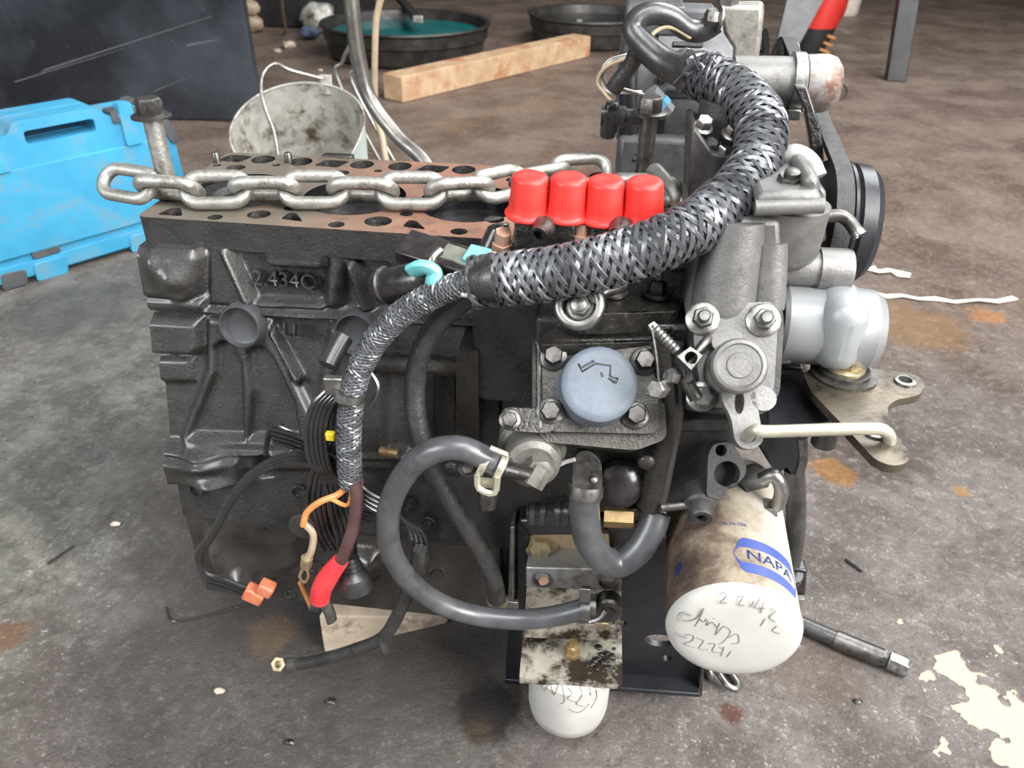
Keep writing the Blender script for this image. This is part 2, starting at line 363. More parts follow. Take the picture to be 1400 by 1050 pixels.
    rgh = rng(wet, 0, 1, .62, .30); rgh = math_('ADD', rgh, math_('MULTIPLY', math_('SUBTRACT', fine, .5), .35))
    rgh = math_('SUBTRACT', rgh, math_('MULTIPLY', back, .14)); rgh = math_('SUBTRACT', rgh, math_('MULTIPLY', s1, .25))
    L.new(rgh, b.inputs['Roughness'])
    h = math_('ADD', math_('MULTIPLY', mid, 1.6), math_('ADD', math_('MULTIPLY', rng(nz(120, 8, .75), .42, .62), .55), math_('MULTIPLY', rng(nz(38, 9, .75), .44, .60), .8)))
    bu = N.new('ShaderNodeBump'); bu.inputs['Strength'].default_value = .85; bu.inputs['Distance'].default_value = .0026
    L.new(h, bu.inputs['Height']); L.new(bu.outputs['Normal'], b.inputs['Normal'])
    return m
fl = MB().add([(-6000, -2500, 0), (6000, -2500, 0), (6000, 9000, 0), (-6000, 9000, 0)], [(0, 1, 2, 3)])
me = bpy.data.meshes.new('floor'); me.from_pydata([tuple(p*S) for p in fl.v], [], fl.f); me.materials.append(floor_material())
o = bpy.data.objects.new('floor', me); COL.objects.link(o); tag(o, 'stained grey brown concrete workshop floor', kind='structure')
wm = mat('dim_added_wall', (.03, .028, .027), (.05, .047, .044), 2, (.6, .8))
o = MB().box((0, 7100, 1700), (12000, 120, 3400)).build('wall_back', wm); tag(o, 'unseen dark back wall added to dim the far floor', kind='structure')  # added out of view so the far floor mirrors less bright sky

# shallow water standing on the concrete
def puddle(px0, py0, px1, py1, thr, seed, name, label):
    a, c = Z(px0, py1, 0), Z(px1, py0, 0)
    x0, x1, y0, y1 = a.x, c.x, a.y, c.y; st = 2.2; nx, ny = int((x1-x0)/st)+1, int((y1-y0)/st)+1
    def fld(x, y):
        e = min((x-x0)/60, (y-y0)/30+1.2, (y1-y)/70, 1.35)
        n = noise.fractal(Vector((x/34, y/34, seed)), .9, 2.1, 5)
        return n*1.25+e-thr
    mb = MB(); idx = {}; cut = {}
    val = {(i, j): fld(x0+i*st, y0+j*st) for i in range(nx) for j in range(ny)}
    def vert(k):
        if k not in idx: idx[k] = len(mb.v); mb.v.append(Vector((x0+k[0]*st, y0+k[1]*st, .5)))
        return idx[k]
    def edge(p, q):
        key = (min(p, q), max(p, q))
        if key not in cut:
            p, q = key; t = val[p]/(val[p]-val[q]); cut[key] = len(mb.v)
            mb.v.append(Vector((x0+(p[0]+(q[0]-p[0])*t)*st, y0+(p[1]+(q[1]-p[1])*t)*st, .25)))
        return cut[key]
    for i in range(nx-1):
        for j in range(ny-1):
            for tri in (((i, j), (i+1, j), (i+1, j+1)), ((i, j), (i+1, j+1), (i, j+1))):
                poly = []
                for q in range(3):
                    p, r = tri[q], tri[(q+1) % 3]
                    if val[p] > 0: poly.append(vert(p))
                    if (val[p] > 0) != (val[r] > 0): poly.append(edge(p, r))
                if len(poly) >= 3: mb.f.append(tuple(poly))
    o = mb.build(name, water, None, angle=80); tag(o, label, 'puddle'); return o
water, _nt, _N, _L, _b = node_mat('muddy_water')
_b.inputs['Base Color'].default_value = (.20, .155, .11, 1); _b.inputs['Roughness'].default_value = .03; _b.inputs['Specular IOR Level'].default_value = .45
_b.inputs['Coat Weight'].default_value = 0; _b.inputs['Coat Roughness'].default_value = .02; _b.inputs['Coat IOR'].default_value = 1.6
puddle(1292, 862, 1480, 1090, 1.0, 3.3, 'puddle', 'shallow bright rain puddle on the concrete at the lower right corner')

# ------------------------------------------------------------------ things in the background
# leaning black sheet
a = Z(352, 172, 0)
t = MB().prism([V(a.x-1900, a.y-120, 2), V(a.x, a.y+40, 2), V(a.x, a.y+40, 1200), V(a.x-1900, a.y-120, 1200)], (-12, 60, 0)).build('steel_panel', 'panel', bevel=6)
tag(t, 'large scratched black sheet metal panel standing behind the blue case', 'panel')
def scr(px, py, px2, py2, wd):
    n = V(1900, 160, 0).cross(V(0, 0, 1)).normalized()
    def on(x, y):
        d = ray(x, y); q = V(a.x, a.y+40, 2); return CAM+d*((q-CAM).dot(n)/d.dot(n))+n*1.0*(1 if n.y < 0 else -1)
    p, q = on(px, py), on(px2, py2); s_ = V(0, 0, wd)
    MB().prism([p-s_, q-s_*.3, q+s_*.3, p+s_], n*(-.6 if n.y > 0 else .6)).build('scratch', mscr, t)
mscr = mat('pale_scratch', (.10, .105, .115), None, 30, (.5, .6))
for q in ((60, 96, 290, 22, 2.5), (20, 112, 170, 66, 2), (125, 60, 130, 82, 2), (255, 62, 300, 54, 3), (232, 50, 250, 75, 1.5), (210, 125, 262, 104, 1.6), (0, 5, 22, 52, 1.6)): scr(*q)

# blue blow-moulded case standing on its hinge edge
def blue_case():
    A = Z(30, 388, 0); B = Z(215, 332, 0); ux = (B-A); ux.z = 0; ux.normalize(); nrm = V(ux.y, -ux.x, 0); uz = V(0, 0, 1)
    A = A-ux*70; Wd, Ht, Th = 470, 282, 120
    def P(u, z, n=0): return A+ux*u+uz*z+nrm*n
    t = thing('tool_case', 'bright blue plastic tool case with carry handle standing upright beside the black panel', 'tool case', P(Wd/2, 0, -Th/2))
    def rr(u0, u1, z0, z1, r): return outline2d([(u0, z0), (u1, z0), (u1, z1), (u0, z1)], r, 4)
    def slab(name, outer, holes, n, th, mtl, parent=t, bevel=4):
        vs, fs = plate2d(outer, holes, th)
        return MB().add([P(v.x, v.y, n+v.z) for v in vs], fs).build(name, mtl, parent, bevel=bevel)
    lean = 0
    hz = (150, 315, 292, 330)
    out = outline2d([(0, 22), (40, 8), (430, 8), (Wd, 22), (Wd-8, Ht-30), (Wd-34, Ht+12), (330, Ht+12), (318, Ht+34), (150, Ht+34), (138, Ht+12), (30, Ht+12), (0, Ht-30)], 16, 4)
    hole = outline2d([(165, Ht-12), (303, Ht-12), (303, Ht+14), (165, Ht+14)], 8, 4)
    f = slab('front_shell', out, [hole], 0, 56, 'blue', bevel=7)
    bk = slab('back_shell', out, [hole], -62, 58, 'blue', bevel=7)
    slab('seam', [(p[0]*.985+3, p[1]*.985+3) for p in out], [outline2d([(160, Ht-16), (308, Ht-16), (308, Ht+18), (160, Ht+18)], 8, 4)], -55, 8, 'greyp', bevel=0)
    slab('raised_panel', rr(26, Wd-26, 60, Ht-52, 18), [], 7, 9, 'blue', f, 4)
    slab('lower_rim', rr(10, Wd-10, 14, 44, 8), [], 9, 12, 'blue', f, 4)
    slab('label_recess', rr(105, 160, 46, 60, 5), [], 8.5, 6, 'greyp', f, 2)
    for u in (84, 352): slab('rib', outline2d([(u, Ht-52), (u+36, Ht-52), (u+30, Ht+36), (u+2, Ht+36)], 6, 3), [], 12, 26, 'blue', f, 5)
    slab('latch', rr(338, 396, Ht-4, Ht+22, 6), [], 4, 40, 'greyp', t, 4)
    slab('latch', rr(34, 84, Ht-4, Ht+22, 6), [], 4, 40, 'greyp', t, 4)
    slab('latch_button', rr(352, 380, Ht+3, Ht+15, 4), [], 8, 6, 'blue', t, 2)
    slab('corner_bumper', outline2d([(Wd-58, Ht+15), (Wd-30, Ht+18), (Wd-4, Ht-34), (Wd+3, Ht-68), (Wd-16, Ht-68), (Wd-36, Ht-18)], 8, 3), [], 6, 130, 'greyp', t, 5)
    slab('corner_bumper', outline2d([(30, 2), (78, 2), (84, 32), (36, 36)], 8, 3), [], 14, 40, 'greyp', t, 4)
    slab('foot', outline2d([(96, 0), (160, 0), (166, 38), (100, 38)], 8, 3), [], 15, 40, 'blue', t, 4)
    slab('foot', outline2d([(300, 0), (372, 0), (366, 38), (306, 38)], 8, 3), [], 15, 40, 'blue', t, 4)
    slab('foot', outline2d([(120, 0), (350, 0), (350, 14), (120, 14)], 5, 3), [], -70, 40, 'blue', t, 4)
    return t
blue_case()

# galvanised bucket, front lip folded down
def bucket():
    c = V(-252, 1080, 4); R0, R1, Hb = 100, 136, 270; seg = 64
    t = thing('metal_bucket', 'dirty pale galvanised bucket with a bent front lip and wire handle', 'bucket', c)
    tl = Matrix.Rotation(math.radians(24), 3, 'X')
    def pt(th, k, ins=0):
        r = R0+(R1-R0)*k-ins; z = Hb*k
        d = math.exp(-((th-math.radians(-62))/.78)**2)      # fold in the lip
        z -= 105*d*max(0, (k-.45)/.55)**1.5; r -= 46*d*max(0, (k-.3)/.7)**1.5
        r += 2.2*math.sin(3*th+1)*k
        if abs(k-.5) < .02: r += 3
        p = tl @ V(r*math.cos(th), r*math.sin(th), z); return c+p+V(0, 0, 54)
    ks = [0, .2, .4, .47, .5, .53, .6, .7, .8, .88, .94, .97, 1]
    for nm, ins, mtl in (('outer_wall', 0, 'pale'), ('inner_wall', 2.2, 'galv')):
        mb = MB(); mb.loft([[pt(2*math.pi*i/seg-math.pi, k, ins) for i in range(seg)] for k in ks], cap=False)
        mb.build(nm, mtl, t, angle=60)
    MB().add([pt(2*math.pi*i/seg-math.pi, .03, 0) for i in range(seg)], [tuple(range(seg))]).build('base', 'galv', t)
    ring = [pt(2*math.pi*i/seg-math.pi, 1, 1) for i in range(seg)]
    MB().tube(ring+[ring[0]], 2.6, 6, smooth=False).build('rolled_rim', 'galv', t, angle=70)
    e1 = pt(math.radians(78), 1.02, 0); 
    MB().box(e1+V(0, 2, -6), (26, 4, 40)).build('handle_lug', 'galv', t, bevel=1.5)
    w0 = W(345, 112, e1.y-60); pts = [e1+V(-4, -6, 8), W(398, 96, e1.y-30), W(375, 87, e1.y-50), W(360, 100, e1.y-70), W(357, 122, e1.y-90), W(363, 150, e1.y-110), W(374, 180, e1.y-140), W(380, 212, e1.y-170)]
    MB().tube(pts, 3.2, 8, 8).build('wire_handle', 'steel', t)
bucket()

# round tubs
def tub(c, r, h, label, liquid):
    t = thing('drain_tub', label, 'tub', c); c = Vector(c)
    MB().lathe(c, (0, 0, 1), [(0, r*.86), (h*.1, r*.9), (h*.55, r*.93), (h*.6, r*.96), (h*.92, r*.965), (h, r), (h+8, r*.99), (h+4, r*.94), (h*.8, r*.915), (h*.4, r*.89), (12, r*.84)], 48).build('basin', 'tub', t, angle=30)
    MB().lathe(c+V(0, 0, h*.72), (0, 0, 1), [(0, r*.90), (2, r*.90)], 48).build('liquid', liquid, t)
    return t
tub(V(-610, 3330, 0), 400, 140, 'wide black drain tub holding teal coolant behind the timber beam', 'teal')['group'] = 'drain tubs'
p1, p2 = Z(545, 0, 152), Z(572, 30, 152)
o = MB().prism([p1+V(-22, 0, 0), p1+V(22, 0, 0), p2+V(26, 0, 0), p2+V(-26, 0, 0)], (0, 0, 26)).build('scraper_handle', 'dark', bevel=6); tag(o, 'dark bar with a pale end lying across the teal coolant tub', 'bar')
MB().box(p2+V(0, -4, 12), (46, 12, 30)).build('pale_end', 'greyp', o, bevel=3).data.materials[0] = M['galv']
tub(V(240, 3850, 0), 330, 130, 'dark steel tub at the top edge beyond the timber beam', 'castd')['group'] = 'drain tubs'
o = MB().box(V(190, 3600, 125), (26, 120, 16)).build('pale_tag', 'galv', bevel=4); tag(o, 'small pale metal tab resting on the rim of the dark tub', 'tab')

# timber beam on the floor
A, B = Z(551, 141, 0), Z(806, 78, 0); d = (B-A).normalized(); s_ = V(-d.y, d.x, 0)
A.z = B.z = 1
o = MB().prism([A, A+s_*105, A+s_*105+V(0, 0, 92), A+V(0, 0, 92)], (B-A)).build('timber_beam', 'wood', bevel=3); tag(o, 'pale rough sawn timber beam lying on the floor before the tubs', 'beam')

# steel pipes behind the engine
o = MB().tube([W(472, -60, 760), W(480, 0, 760), W(487, 60, 760), W(499, 118, 760), W(515, 150, 750), W(545, 188, 730), W(585, 228, 700), W(610, 300, 660), V(260, 640, 4)], 12.5, 14, 8).build('bent_pipe', 'pipe'); tag(o, 'thick bent bare steel pipe rising behind the cylinder block', 'pipe')
o = MB().tube([W(535, -50, 900), W(518, 8, 900), W(513, 50, 900), W(513, 150, 900), W(522, 185, 890), W(545, 260, 860), V(130, 845, 4)], 6, 10, 8).build('thin_pipe', 'tan'); tag(o, 'thin tan coated pipe standing right of the thick bent pipe', 'pipe')
o = MB().tube([W(480, 60, 1300), W(468, 85, 1300), W(466, 118, 1300), V(-115, 1290, 4)], 5, 8, 6).build('thin_pipe', 'pipe'); tag(o, 'short thin grey rod standing just behind the bucket rim', 'rod')
o = MB().tube([W(476, 62, 1310), W(484, 92, 1310), W(487, 125, 1310), V(-80, 1300, 4)], 5, 8, 6).build('thin_pipe', 'pipe'); tag(o, 'grey rod forking right of its twin behind the bucket', 'rod')

# black box standing in for deep shade, and the things before it
A, B = Z(300, 36, 0), Z(436, 40, 0)
o = MB().prism([V(A.x, B.y, 2), V(-1040, B.y, 2), V(-1040, B.y, 900), V(A.x, B.y, 900)], (0, 420, 0)).build('shade_box', 'dark', bevel=10); tag(o, 'black box standing in for the deep shade behind the bucket', 'shade box')
q = Z(342, 46, 0); t = thing('brown_sacks', 'pile of two tan sacks beside the black panel edge', 'sack', V(q.x, q.y, 0))
for k, (dz, sx) in enumerate(((45, 1.0), (120, .9))):
    MB().lump(V(q.x, q.y+40, dz), 46*sx, (1.35, 1, .95), seed=k*3.1).build('sack', 'tan', t, angle=80)
p, q = Z(391, 46, 0), W(380, -30, 2900)
o = MB().tube([p+V(0, 0, 4), q], 7, 8, 2).build('stick', 'tan'); tag(o, 'thin tan stick leaning in the shade above the bucket', 'stick')
q = Z(424, 54, 0)
o = MB().lump(V(q.x, q.y, 32), 40, (1.3, .9, .72), amp=.5, seed=5).build('blue_rag', mat('navy_cloth', (.035, .06, .11), (.10, .13, .19), 40, (.6, .8), 0, .6, 60), angle=80); tag(o, 'crumpled blue rag on the floor in the shade', 'rag')
for k, (px, py, r, lb) in enumerate(((395, 66, 26, 'brown lump of debris on the shaded floor'), (380, 72, 14, 'small pale stone left of the brown debris lump'), (438, 98, 9, 'tiny pale stone behind the bucket handle'))):
    q = Z(px, py, 0); o = MB().lump(V(q.x, q.y, r*.6), r, (1.3, 1, .7), 14, 8, .4, k*2.2).build('stone', 'woodg'); tag(o, lb, 'stone')

q = Z(452, 40, 0)
o = MB().lump(V(q.x-20, q.y-110, 74), 84, (1.15, .8, .9), amp=.3, seed=9).build('pale_sack', 'galv', angle=80); tag(o, 'pale grey lumpy sack left of the coolant tub', 'sack')
# stand leg, bag, jug, grey board at the upper right
b0 = Z(1232, 112, 0)
t = MB().prism([b0+V(-60, 0, 1), b0+V(18, -10, 1), b0+V(26, 60, 1), b0+V(-52, 70, 1)], (-40, 150, 760)).build('stand_leg', 'legm', bevel=3); tag(t, 'black steel stand leg on the floor at the upper right', 'leg')
q = Z(1106, 80, 0)
t = thing('tool_bag', 'red and black bag with orange stripes on the floor behind the belt', 'bag', V(q.x, q.y+60, 0))
def bagring(z, wx, wy, ox): return [V(q.x+ox+wx*math.cos(2*math.pi*i/20)*(1 if abs(math.cos(2*math.pi*i/20)) < .8 else .95), q.y+80+wy*math.sin(2*math.pi*i/20), z) for i in range(20)]
MB().loft([bagring(2, 70, 60, 0), bagring(60, 86, 72, 10), bagring(130, 92, 74, 26)]).build('lower_bag', 'dark', t, angle=60)
MB().loft([bagring(130, 93, 75, 26), bagring(200, 100, 76, 45), bagring(290, 86, 70, 64), bagring(380, 60, 60, 70)]).build('upper_bag', 'red', t, angle=60)
for k in range(3): MB().box(V(q.x+70+k*7, q.y+24, 32+k*32), (52, 10, 12), Matrix.Rotation(.3, 3, 'Y')).build('orange_stripe', 'orange', t, bevel=2)
g = Z(1152, 22, 0)
t = thing('plastic_jug', 'milky white plastic jug standing behind the red bag', 'jug', V(g.x, g.y, 0))
MB().lathe(V(g.x+10, g.y+80, 0), (0, 0, 1), [(0, 92), (14, 100), (170, 100), (230, 70), (260, 32), (285, 32)], 24).build('body', 'paper', t, angle=50)
MB().lathe(V(g.x+10, g.y+80, 285), (0, 0, 1), [(0, 36), (26, 36)], 18).build('cap', 'white', t)
e = Z(1066, 90, 0)
o = MB().prism([V(e.x-40, e.y, 1), V(e.x+38, e.y, 1), V(e.x+190, e.y+20, 420), V(e.x-10, e.y+20, 420)], (0, 26, 0)).build('grey_board', 'grpaint', bevel=3); tag(o, 'grey painted board leaning between the belt and the red bag', 'board')

# litter on the floor
def strip(name, pts, wd, mtl, label, cat, th=1.2):
    mb = MB(); L_, R_ = [], []
    P_ = [Z(x, y, 0) for x, y in pts]
    for k, p in enumerate(P_):
        d = (P_[min(k+1, len(P_)-1)]-P_[max(k-1, 0)]).normalized(); s = V(-d.y, d.x, 0)*wd*(.55+.45*math.sin(k*2.3+1)**2); z = 3+2.5*math.sin(k*1.7)
        L_.append(p+s+V(0, 0, z+2*math.cos(k*2.1))); R_.append(p-s+V(0, 0, z-1.5*math.cos(k*1.3)))
    n = len(P_); up_ = V(0, 0, th)
    vs = L_+R_+[p+up_ for p in L_]+[p+up_ for p in R_]
    fs = []
    for k in range(n-1): fs += [(k, k+1, n+k+1, n+k), (2*n+k, 3*n+k, 3*n+k+1, 2*n+k+1), (k, 2*n+k, 2*n+k+1, k+1), (n+k, n+k+1, 3*n+k+1, 3*n+k)]
    fs += [(0, n, 3*n, 2*n), (n-1, 3*n-1, 4*n-1, 2*n-1)]
    o = mb.add(vs, fs).build(name, mtl, angle=60); tag(o, label, cat); return o
strip('paper_strip', [(1152, 403), (1175, 404), (1195, 402), (1212, 407), (1232, 406), (1255, 411), (1280, 410), (1305, 414), (1335, 413), (1362, 415), (1388, 407)], 9, 'paper', 'long torn strip of pale paper on the floor at right', 'paper')
strip('paper_scrap', [(1188, 368), (1200, 374), (1215, 371), (1230, 376), (1244, 379)], 17, 'paper', 'small crumpled scrap of pale paper above the long strip', 'paper')
def rod(name, pts, r, mtl, label, cat):
    o = MB().tube([Z(x, y, 0)+V(0, 0, r+.5) for x, y in pts], r, 6, 4).build(name, mtl); tag(o, label, cat); return o
rod('nail', [(1155, 766), (1178, 783)], 1.8, 'castd', 'dark nail lying on the floor right of the oil filter', 'nail')
rod('wire_piece', [(229, 832), (236, 850), (270, 847), (330, 830), (352, 822)], 1.3, 'castb', 'thin bent rusty wire on the floor below the block', 'wire')
rod('twig', [(66, 772), (84, 760), (101, 748)], 1.8, 'castb', 'short twig lying on the dusty floor at left', 'twig')
rod('bent_wire', [(1144, 110), (1156, 120), (1157, 130), (1150, 138)], 2.0, 'castb', 'curled brown wire on the floor left of the stand leg', 'wire')
for px, py, r, lb in ((300, 946, 4, 'tan wood chip on the floor below the timber wedge'), (158, 718, 4, 'pale pebble on the floor left of the block'), (396, 1016, 3.5, 'dark pebble near the bottom edge of the picture'), (1172, 960, 3, 'dark crumb on the floor below the black hose end'), (452, 960, 4, 'dark oily crumb left of the oil stain')):
    q = Z(px, py, 0); o = MB().lump(V(q.x, q.y, r*.5), r, (1.6, 1, .6), 10, 6, .5, px*.1).build('pebble', 'paper' if 'pale' in lb else ('woodg' if 'tan' in lb else 'castd')); tag(o, lb, 'pebble')

# ------------------------------------------------------------------ the engine: cylinder block
ENG = thing('engine', 'black oily diesel engine without cylinder head standing on the floor', 'engine', V(250, 60, 0))
_fz = [60, 130, 225, 300, 400, 430, 476, 520]; _fy = [-44, -50, -50, -38, -8, 0, 7, 7]
def fy(z): return float(np.interp(z, _fz, _fy))
def Fc(px, py, out=0):          # point on the (flared) front casting
    y = 0
    for _ in range(25): p = W(px, py, y); y = .5*y+.5*(fy(p.z)-out)
    return W(px, py, y)
def sdf(poly, Xa, Za):
    d = np.full(Xa.shape, 1e9); ins = np.zeros(Xa.shape, bool); n = len(poly)
    for i in range(n):
        (ax, az), (bx, bz) = poly[i], poly[(i+1) % n]
        ex, ez = bx-ax, bz-az; t = np.clip(((Xa-ax)*ex+(Za-az)*ez)/(ex*ex+ez*ez+1e-9), 0, 1)
        d = np.minimum(d, (Xa-ax-t*ex)**2+(Za-az-t*ez)**2)
        with np.errstate(divide='ignore', invalid='ignore'):
            c = ((az > Za) != (bz > Za)) & (Xa < (bx-ax)*(Za-az)/(bz-az+1e-12)+ax)
        ins ^= c
    d = np.sqrt(d); return np.where(ins, -d, d)
def sst(x): x = np.clip(x, 0, 1); return x*x*(3-2*x)
def field(x0, x1, z0, z1, st, feats, lumps=()):
    nx, nz_ = int((x1-x0)/st)+1, int((z1-z0)/st)+1
    xs = np.linspace(x0, x1, nx); zs = np.linspace(z0, z1, nz_); Xa, Za = np.meshgrid(xs, zs)
    h = np.zeros(Xa.shape)
    for pxs, amp, wdt in feats:
        poly = [(p.x, p.z) for p in (Fc(a, b) for a, b in pxs)]
        s_ = sst((-sdf(poly, Xa, Za)+wdt*.35)/wdt)
        h = np.maximum(h, amp*s_) if amp > 0 else h+amp*s_
    for px, py, rx, rz, amp in lumps:
        q = Fc(px, py); h += amp*np.exp(-((Xa-q.x)/rx)**2-((Za-q.z)/rz)**2)
    for _ in range(3):
        p = np.pad(h, 1, mode='edge'); h = (p[:-2, 1:-1]+p[2:, 1:-1]+p[1:-1, :-2]+p[1:-1, 2:]+2*p[1:-1, 1:-1])/6
    return Xa, Za, h
def shell(Xa, Za, h, yback, name, material, parent, yfun=fy, **k):
    nz_, nx = Xa.shape; mb = MB()
    vs = [V(Xa[j, i], yfun(Za[j, i])-h[j, i], Za[j, i]) for j in range(nz_) for i in range(nx)]
    fs = [(j*nx+i, j*nx+i+1, (j+1)*nx+i+1, (j+1)*nx+i) for j in range(nz_-1) for i in range(nx-1)]
    rim = [i for i in range(nx)]+[j*nx+nx-1 for j in range(1, nz_)]+[(nz_-1)*nx+i for i in range(nx-2, -1, -1)]+[j*nx for j in range(nz_-2, 0, -1)]
    kk = len(vs); vs += [V(vs[r].x, yback, vs[r].z) for r in rim]; n = len(rim)
    fs += [(rim[i], kk+i, kk+(i+1) % n, rim[(i+1) % n]) for i in range(n)]; fs.append(tuple(kk+i for i in range(n)))
    return mb.add(vs, fs).build(name, material, parent, angle=50, **k)

feats = [
 ([(150, 318), (280, 322), (291, 345), (288, 396), (272, 408), (150, 400)], 15, 14),           # left end barrel
 ([(150, 388), (292, 396), (292, 420), (150, 414)], 13, 7),
 ([(286, 318), (318, 322), (352, 414), (346, 420), (288, 414)], 7, 7),                       # flat web
 ([(300, 330), (316, 330), (356, 410), (346, 418), (336, 408)], 12, 8),                       # diagonal rib
 ([(362, 325), (452, 330), (450, 362), (372, 358)], 13, 6),                                   # pad under the deck
 ([(385, 330), (388, 330), (390, 360), (387, 360)], 15, 4),
 ([(448, 325), (478, 325), (470, 418), (446, 418)], 8, 9),
 ([(474, 350), (488, 350), (512, 418), (500, 424)], 15, 8),                                   # second diagonal rib
 ([(524, 322), (700, 330), (700, 366), (535, 362)], 13, 6),
 ([(340, 405), (450, 411), (448, 420), (342, 416)], 9, 6),
 ([(150, 404), (290, 412), (700, 432), (700, 444), (290, 424), (150, 416)], 12, 6),           # long ledge
 ([(150, 416), (286, 424), (284, 470), (276, 480), (150, 476)], 13, 9),                       # left pillar
 ([(150, 480), (272, 482), (270, 520), (150, 520)], 6, 7),
 ([(284, 424), (368, 430), (410, 520), (470, 640), (262, 640), (250, 590), (284, 500)], 6.5, 8),  # web with the pockets
 ([(298, 470), (308, 462), (320, 464), (334, 492), (338, 594), (262, 592), (288, 530), (298, 506)], -11, 7),
 ([(343, 478), (352, 470), (364, 470), (378, 486), (406, 545), (414, 594), (344, 594), (350, 530), (343, 494)], -11, 7),
 ([(370, 446), (377, 443), (416, 512), (412, 524)], 12, 5),                                   # long thin rib
 ([(452, 438), (530, 442), (530, 640), (440, 640), (430, 560)], 6, 8),
 ([(458, 478), (488, 478), (494, 640), (452, 640)], -8, 8),
 ([(150, 598), (560, 612), (560, 625), (150, 614)], 10, 8),
 ([(150, 612), (338, 612), (338, 655), (150, 655)], 12, 8),
 ([(352, 618), (372, 612), (374, 650), (354, 652)], -10, 5),
]
lumps = [(252, 365, 14, 12, 8), (262, 398, 8, 6, 3), (286, 616, 16, 9, 9), (300, 648, 16, 7, 8), (225, 345, 7, 9, 4), (255, 620, 18, 9, 3)]
Xa, Za, h = field(0, 420, 225, 478, 1.1, [(a, b*1.3, c*1.25) for a, b, c in feats], [(a, b, c, d_, e_*1.3) for a, b, c, d_, e_ in lumps])
BLK = shell(Xa, Za, h, 168, 'cylinder_block', 'cast', ENG)
tag(BLK, 'oily black cast iron cylinder block')
# deck plate with its bores, water and push rod holes
DECK = 500.0
outer = outline2d([(0, 0), (425, -4), (425, 172), (0, 172)], 7, 4); holes = []
bores = [58, 157, 256, 355]
for bx in bores: holes.append(circ(bx, 71, 43.5, 48))
def dz(px, py): q = Z(px, py, DECK); return q.x, q.y
big = [(360, 218), (411, 221), (495, 225), (547, 227), (634, 232), (683, 234), (775, 238), (822, 241)]
for a in big: x, y = dz(*a); holes.append(circ(x, min(y, 156), 11.0, 22, 12.5))
for a in [(322, 216), (454, 223), (593, 229.5), (735, 236.5)]:
    x, y = dz(*a); y = min(y, 154); holes.append(outline2d([(x-15, y-9), (x+9, y-11), (x+15, y+9), (x-9, y+11)], 4, 3))
small = [(297, 226, 4), (377.6, 225.6, 4), (517, 233.6, 4), (323, 229, 8.5), (413, 235, 9), (468, 236, 6.5), (559.5, 242, 8.5), (656, 240, 5), (704, 246, 8), (375, 244, 5), (800, 247, 6),
         (294, 297, 6), (354, 293, 9.5), (397, 284.5, 5.5), (460, 307, 6.5), (517, 302.5, 11), (555.5, 292.5, 5.5), (627.6, 316.5, 6.8), (676, 300, 8)]
for px, py, r in small: x, y = dz(px, py); holes.append(circ(x, y, r, 18, r*.95))
for a in [(401, 297), (567, 307.5)]:
    x, y = dz(*a); holes.append(outline2d([(x-9, y-5), (x+11, y-8), (x-1, y+9), (x-7, y+10)], 4, 3))
x, y = dz(236, 290); holes.append(outline2d([(x-10, y-7), (x+12, y-7), (x+2, y+10), (x-6, y+9)], 4, 3))
def deck_material():
    m, nt, N, L, b = node_mat('machined_deck')
    tc = N.new('ShaderNodeTexCoord'); sep = N.new('ShaderNodeSeparateXYZ'); L.new(tc.outputs['Object'], sep.inputs[0])
    n = N.new('ShaderNodeTexNoise'); n.inputs['Scale'].default_value = 16; n.inputs['Detail'].default_value = 7; n.inputs['Roughness'].default_value = .65; L.new(tc.outputs['Object'], n.inputs['Vector'])
    ad = N.new('ShaderNodeMath'); ad.operation = 'MULTIPLY_ADD'; L.new(n.outputs['Fac'], ad.inputs[0]); ad.inputs[1].default_value = .32; L.new(sep.outputs['X'], ad.inputs[2])
    r = N.new('ShaderNodeMapRange'); r.inputs['From Min'].default_value = .03; r.inputs['From Max'].default_value = .17; L.new(ad.outputs[0], r.inputs['Value'])
    mx = N.new('ShaderNodeMix'); mx.data_type = 'RGBA'; L.new(r.outputs[0], mx.inputs['Factor'])
    mx.inputs['A'].default_value = (.145, .128, .10, 1); mx.inputs['B'].default_value = (.30, .155, .108, 1)
    n2 = N.new('ShaderNodeTexNoise'); n2.inputs['Scale'].default_value = 45; n2.inputs['Detail'].default_value = 8; n2.inputs['Roughness'].default_value = .7; L.new(tc.outputs['Object'], n2.inputs['Vector'])
    r2 = N.new('ShaderNodeMapRange'); r2.inputs['From Min'].default_value = .50; r2.inputs['From Max'].default_value = .72; r2.inputs['To Max'].default_value = .75; L.new(n2.outputs['Fac'], r2.inputs['Value'])
    m2 = N.new('ShaderNodeMix'); m2.data_type = 'RGBA'; L.new(r2.outputs[0], m2.inputs['Factor']); L.new(mx.outputs['Result'], m2.inputs['A']); m2.inputs['B'].default_value = (.065, .055, .042, 1)
    L.new(m2.outputs['Result'], b.inputs['Base Color']); b.inputs['Metallic'].default_value = .35; b.inputs['Roughness'].default_value = .42
    return m
M['deck'] = deck_material()
dk = plate(outer, holes, 24, (0, 0, DECK), (1, 0, 0), (0, 1, 0)).build('deck_plate', 'cast', ENG, bevel=1.0, second='deck', sel=lambda p: p.normal.z > .9)
tag(dk, 'machined deck face, rusty pink to the right and olive grey to the left')
MB().box((212, 86, 468), (416, 150, 2)).build('deck_floor', 'hole', dk)
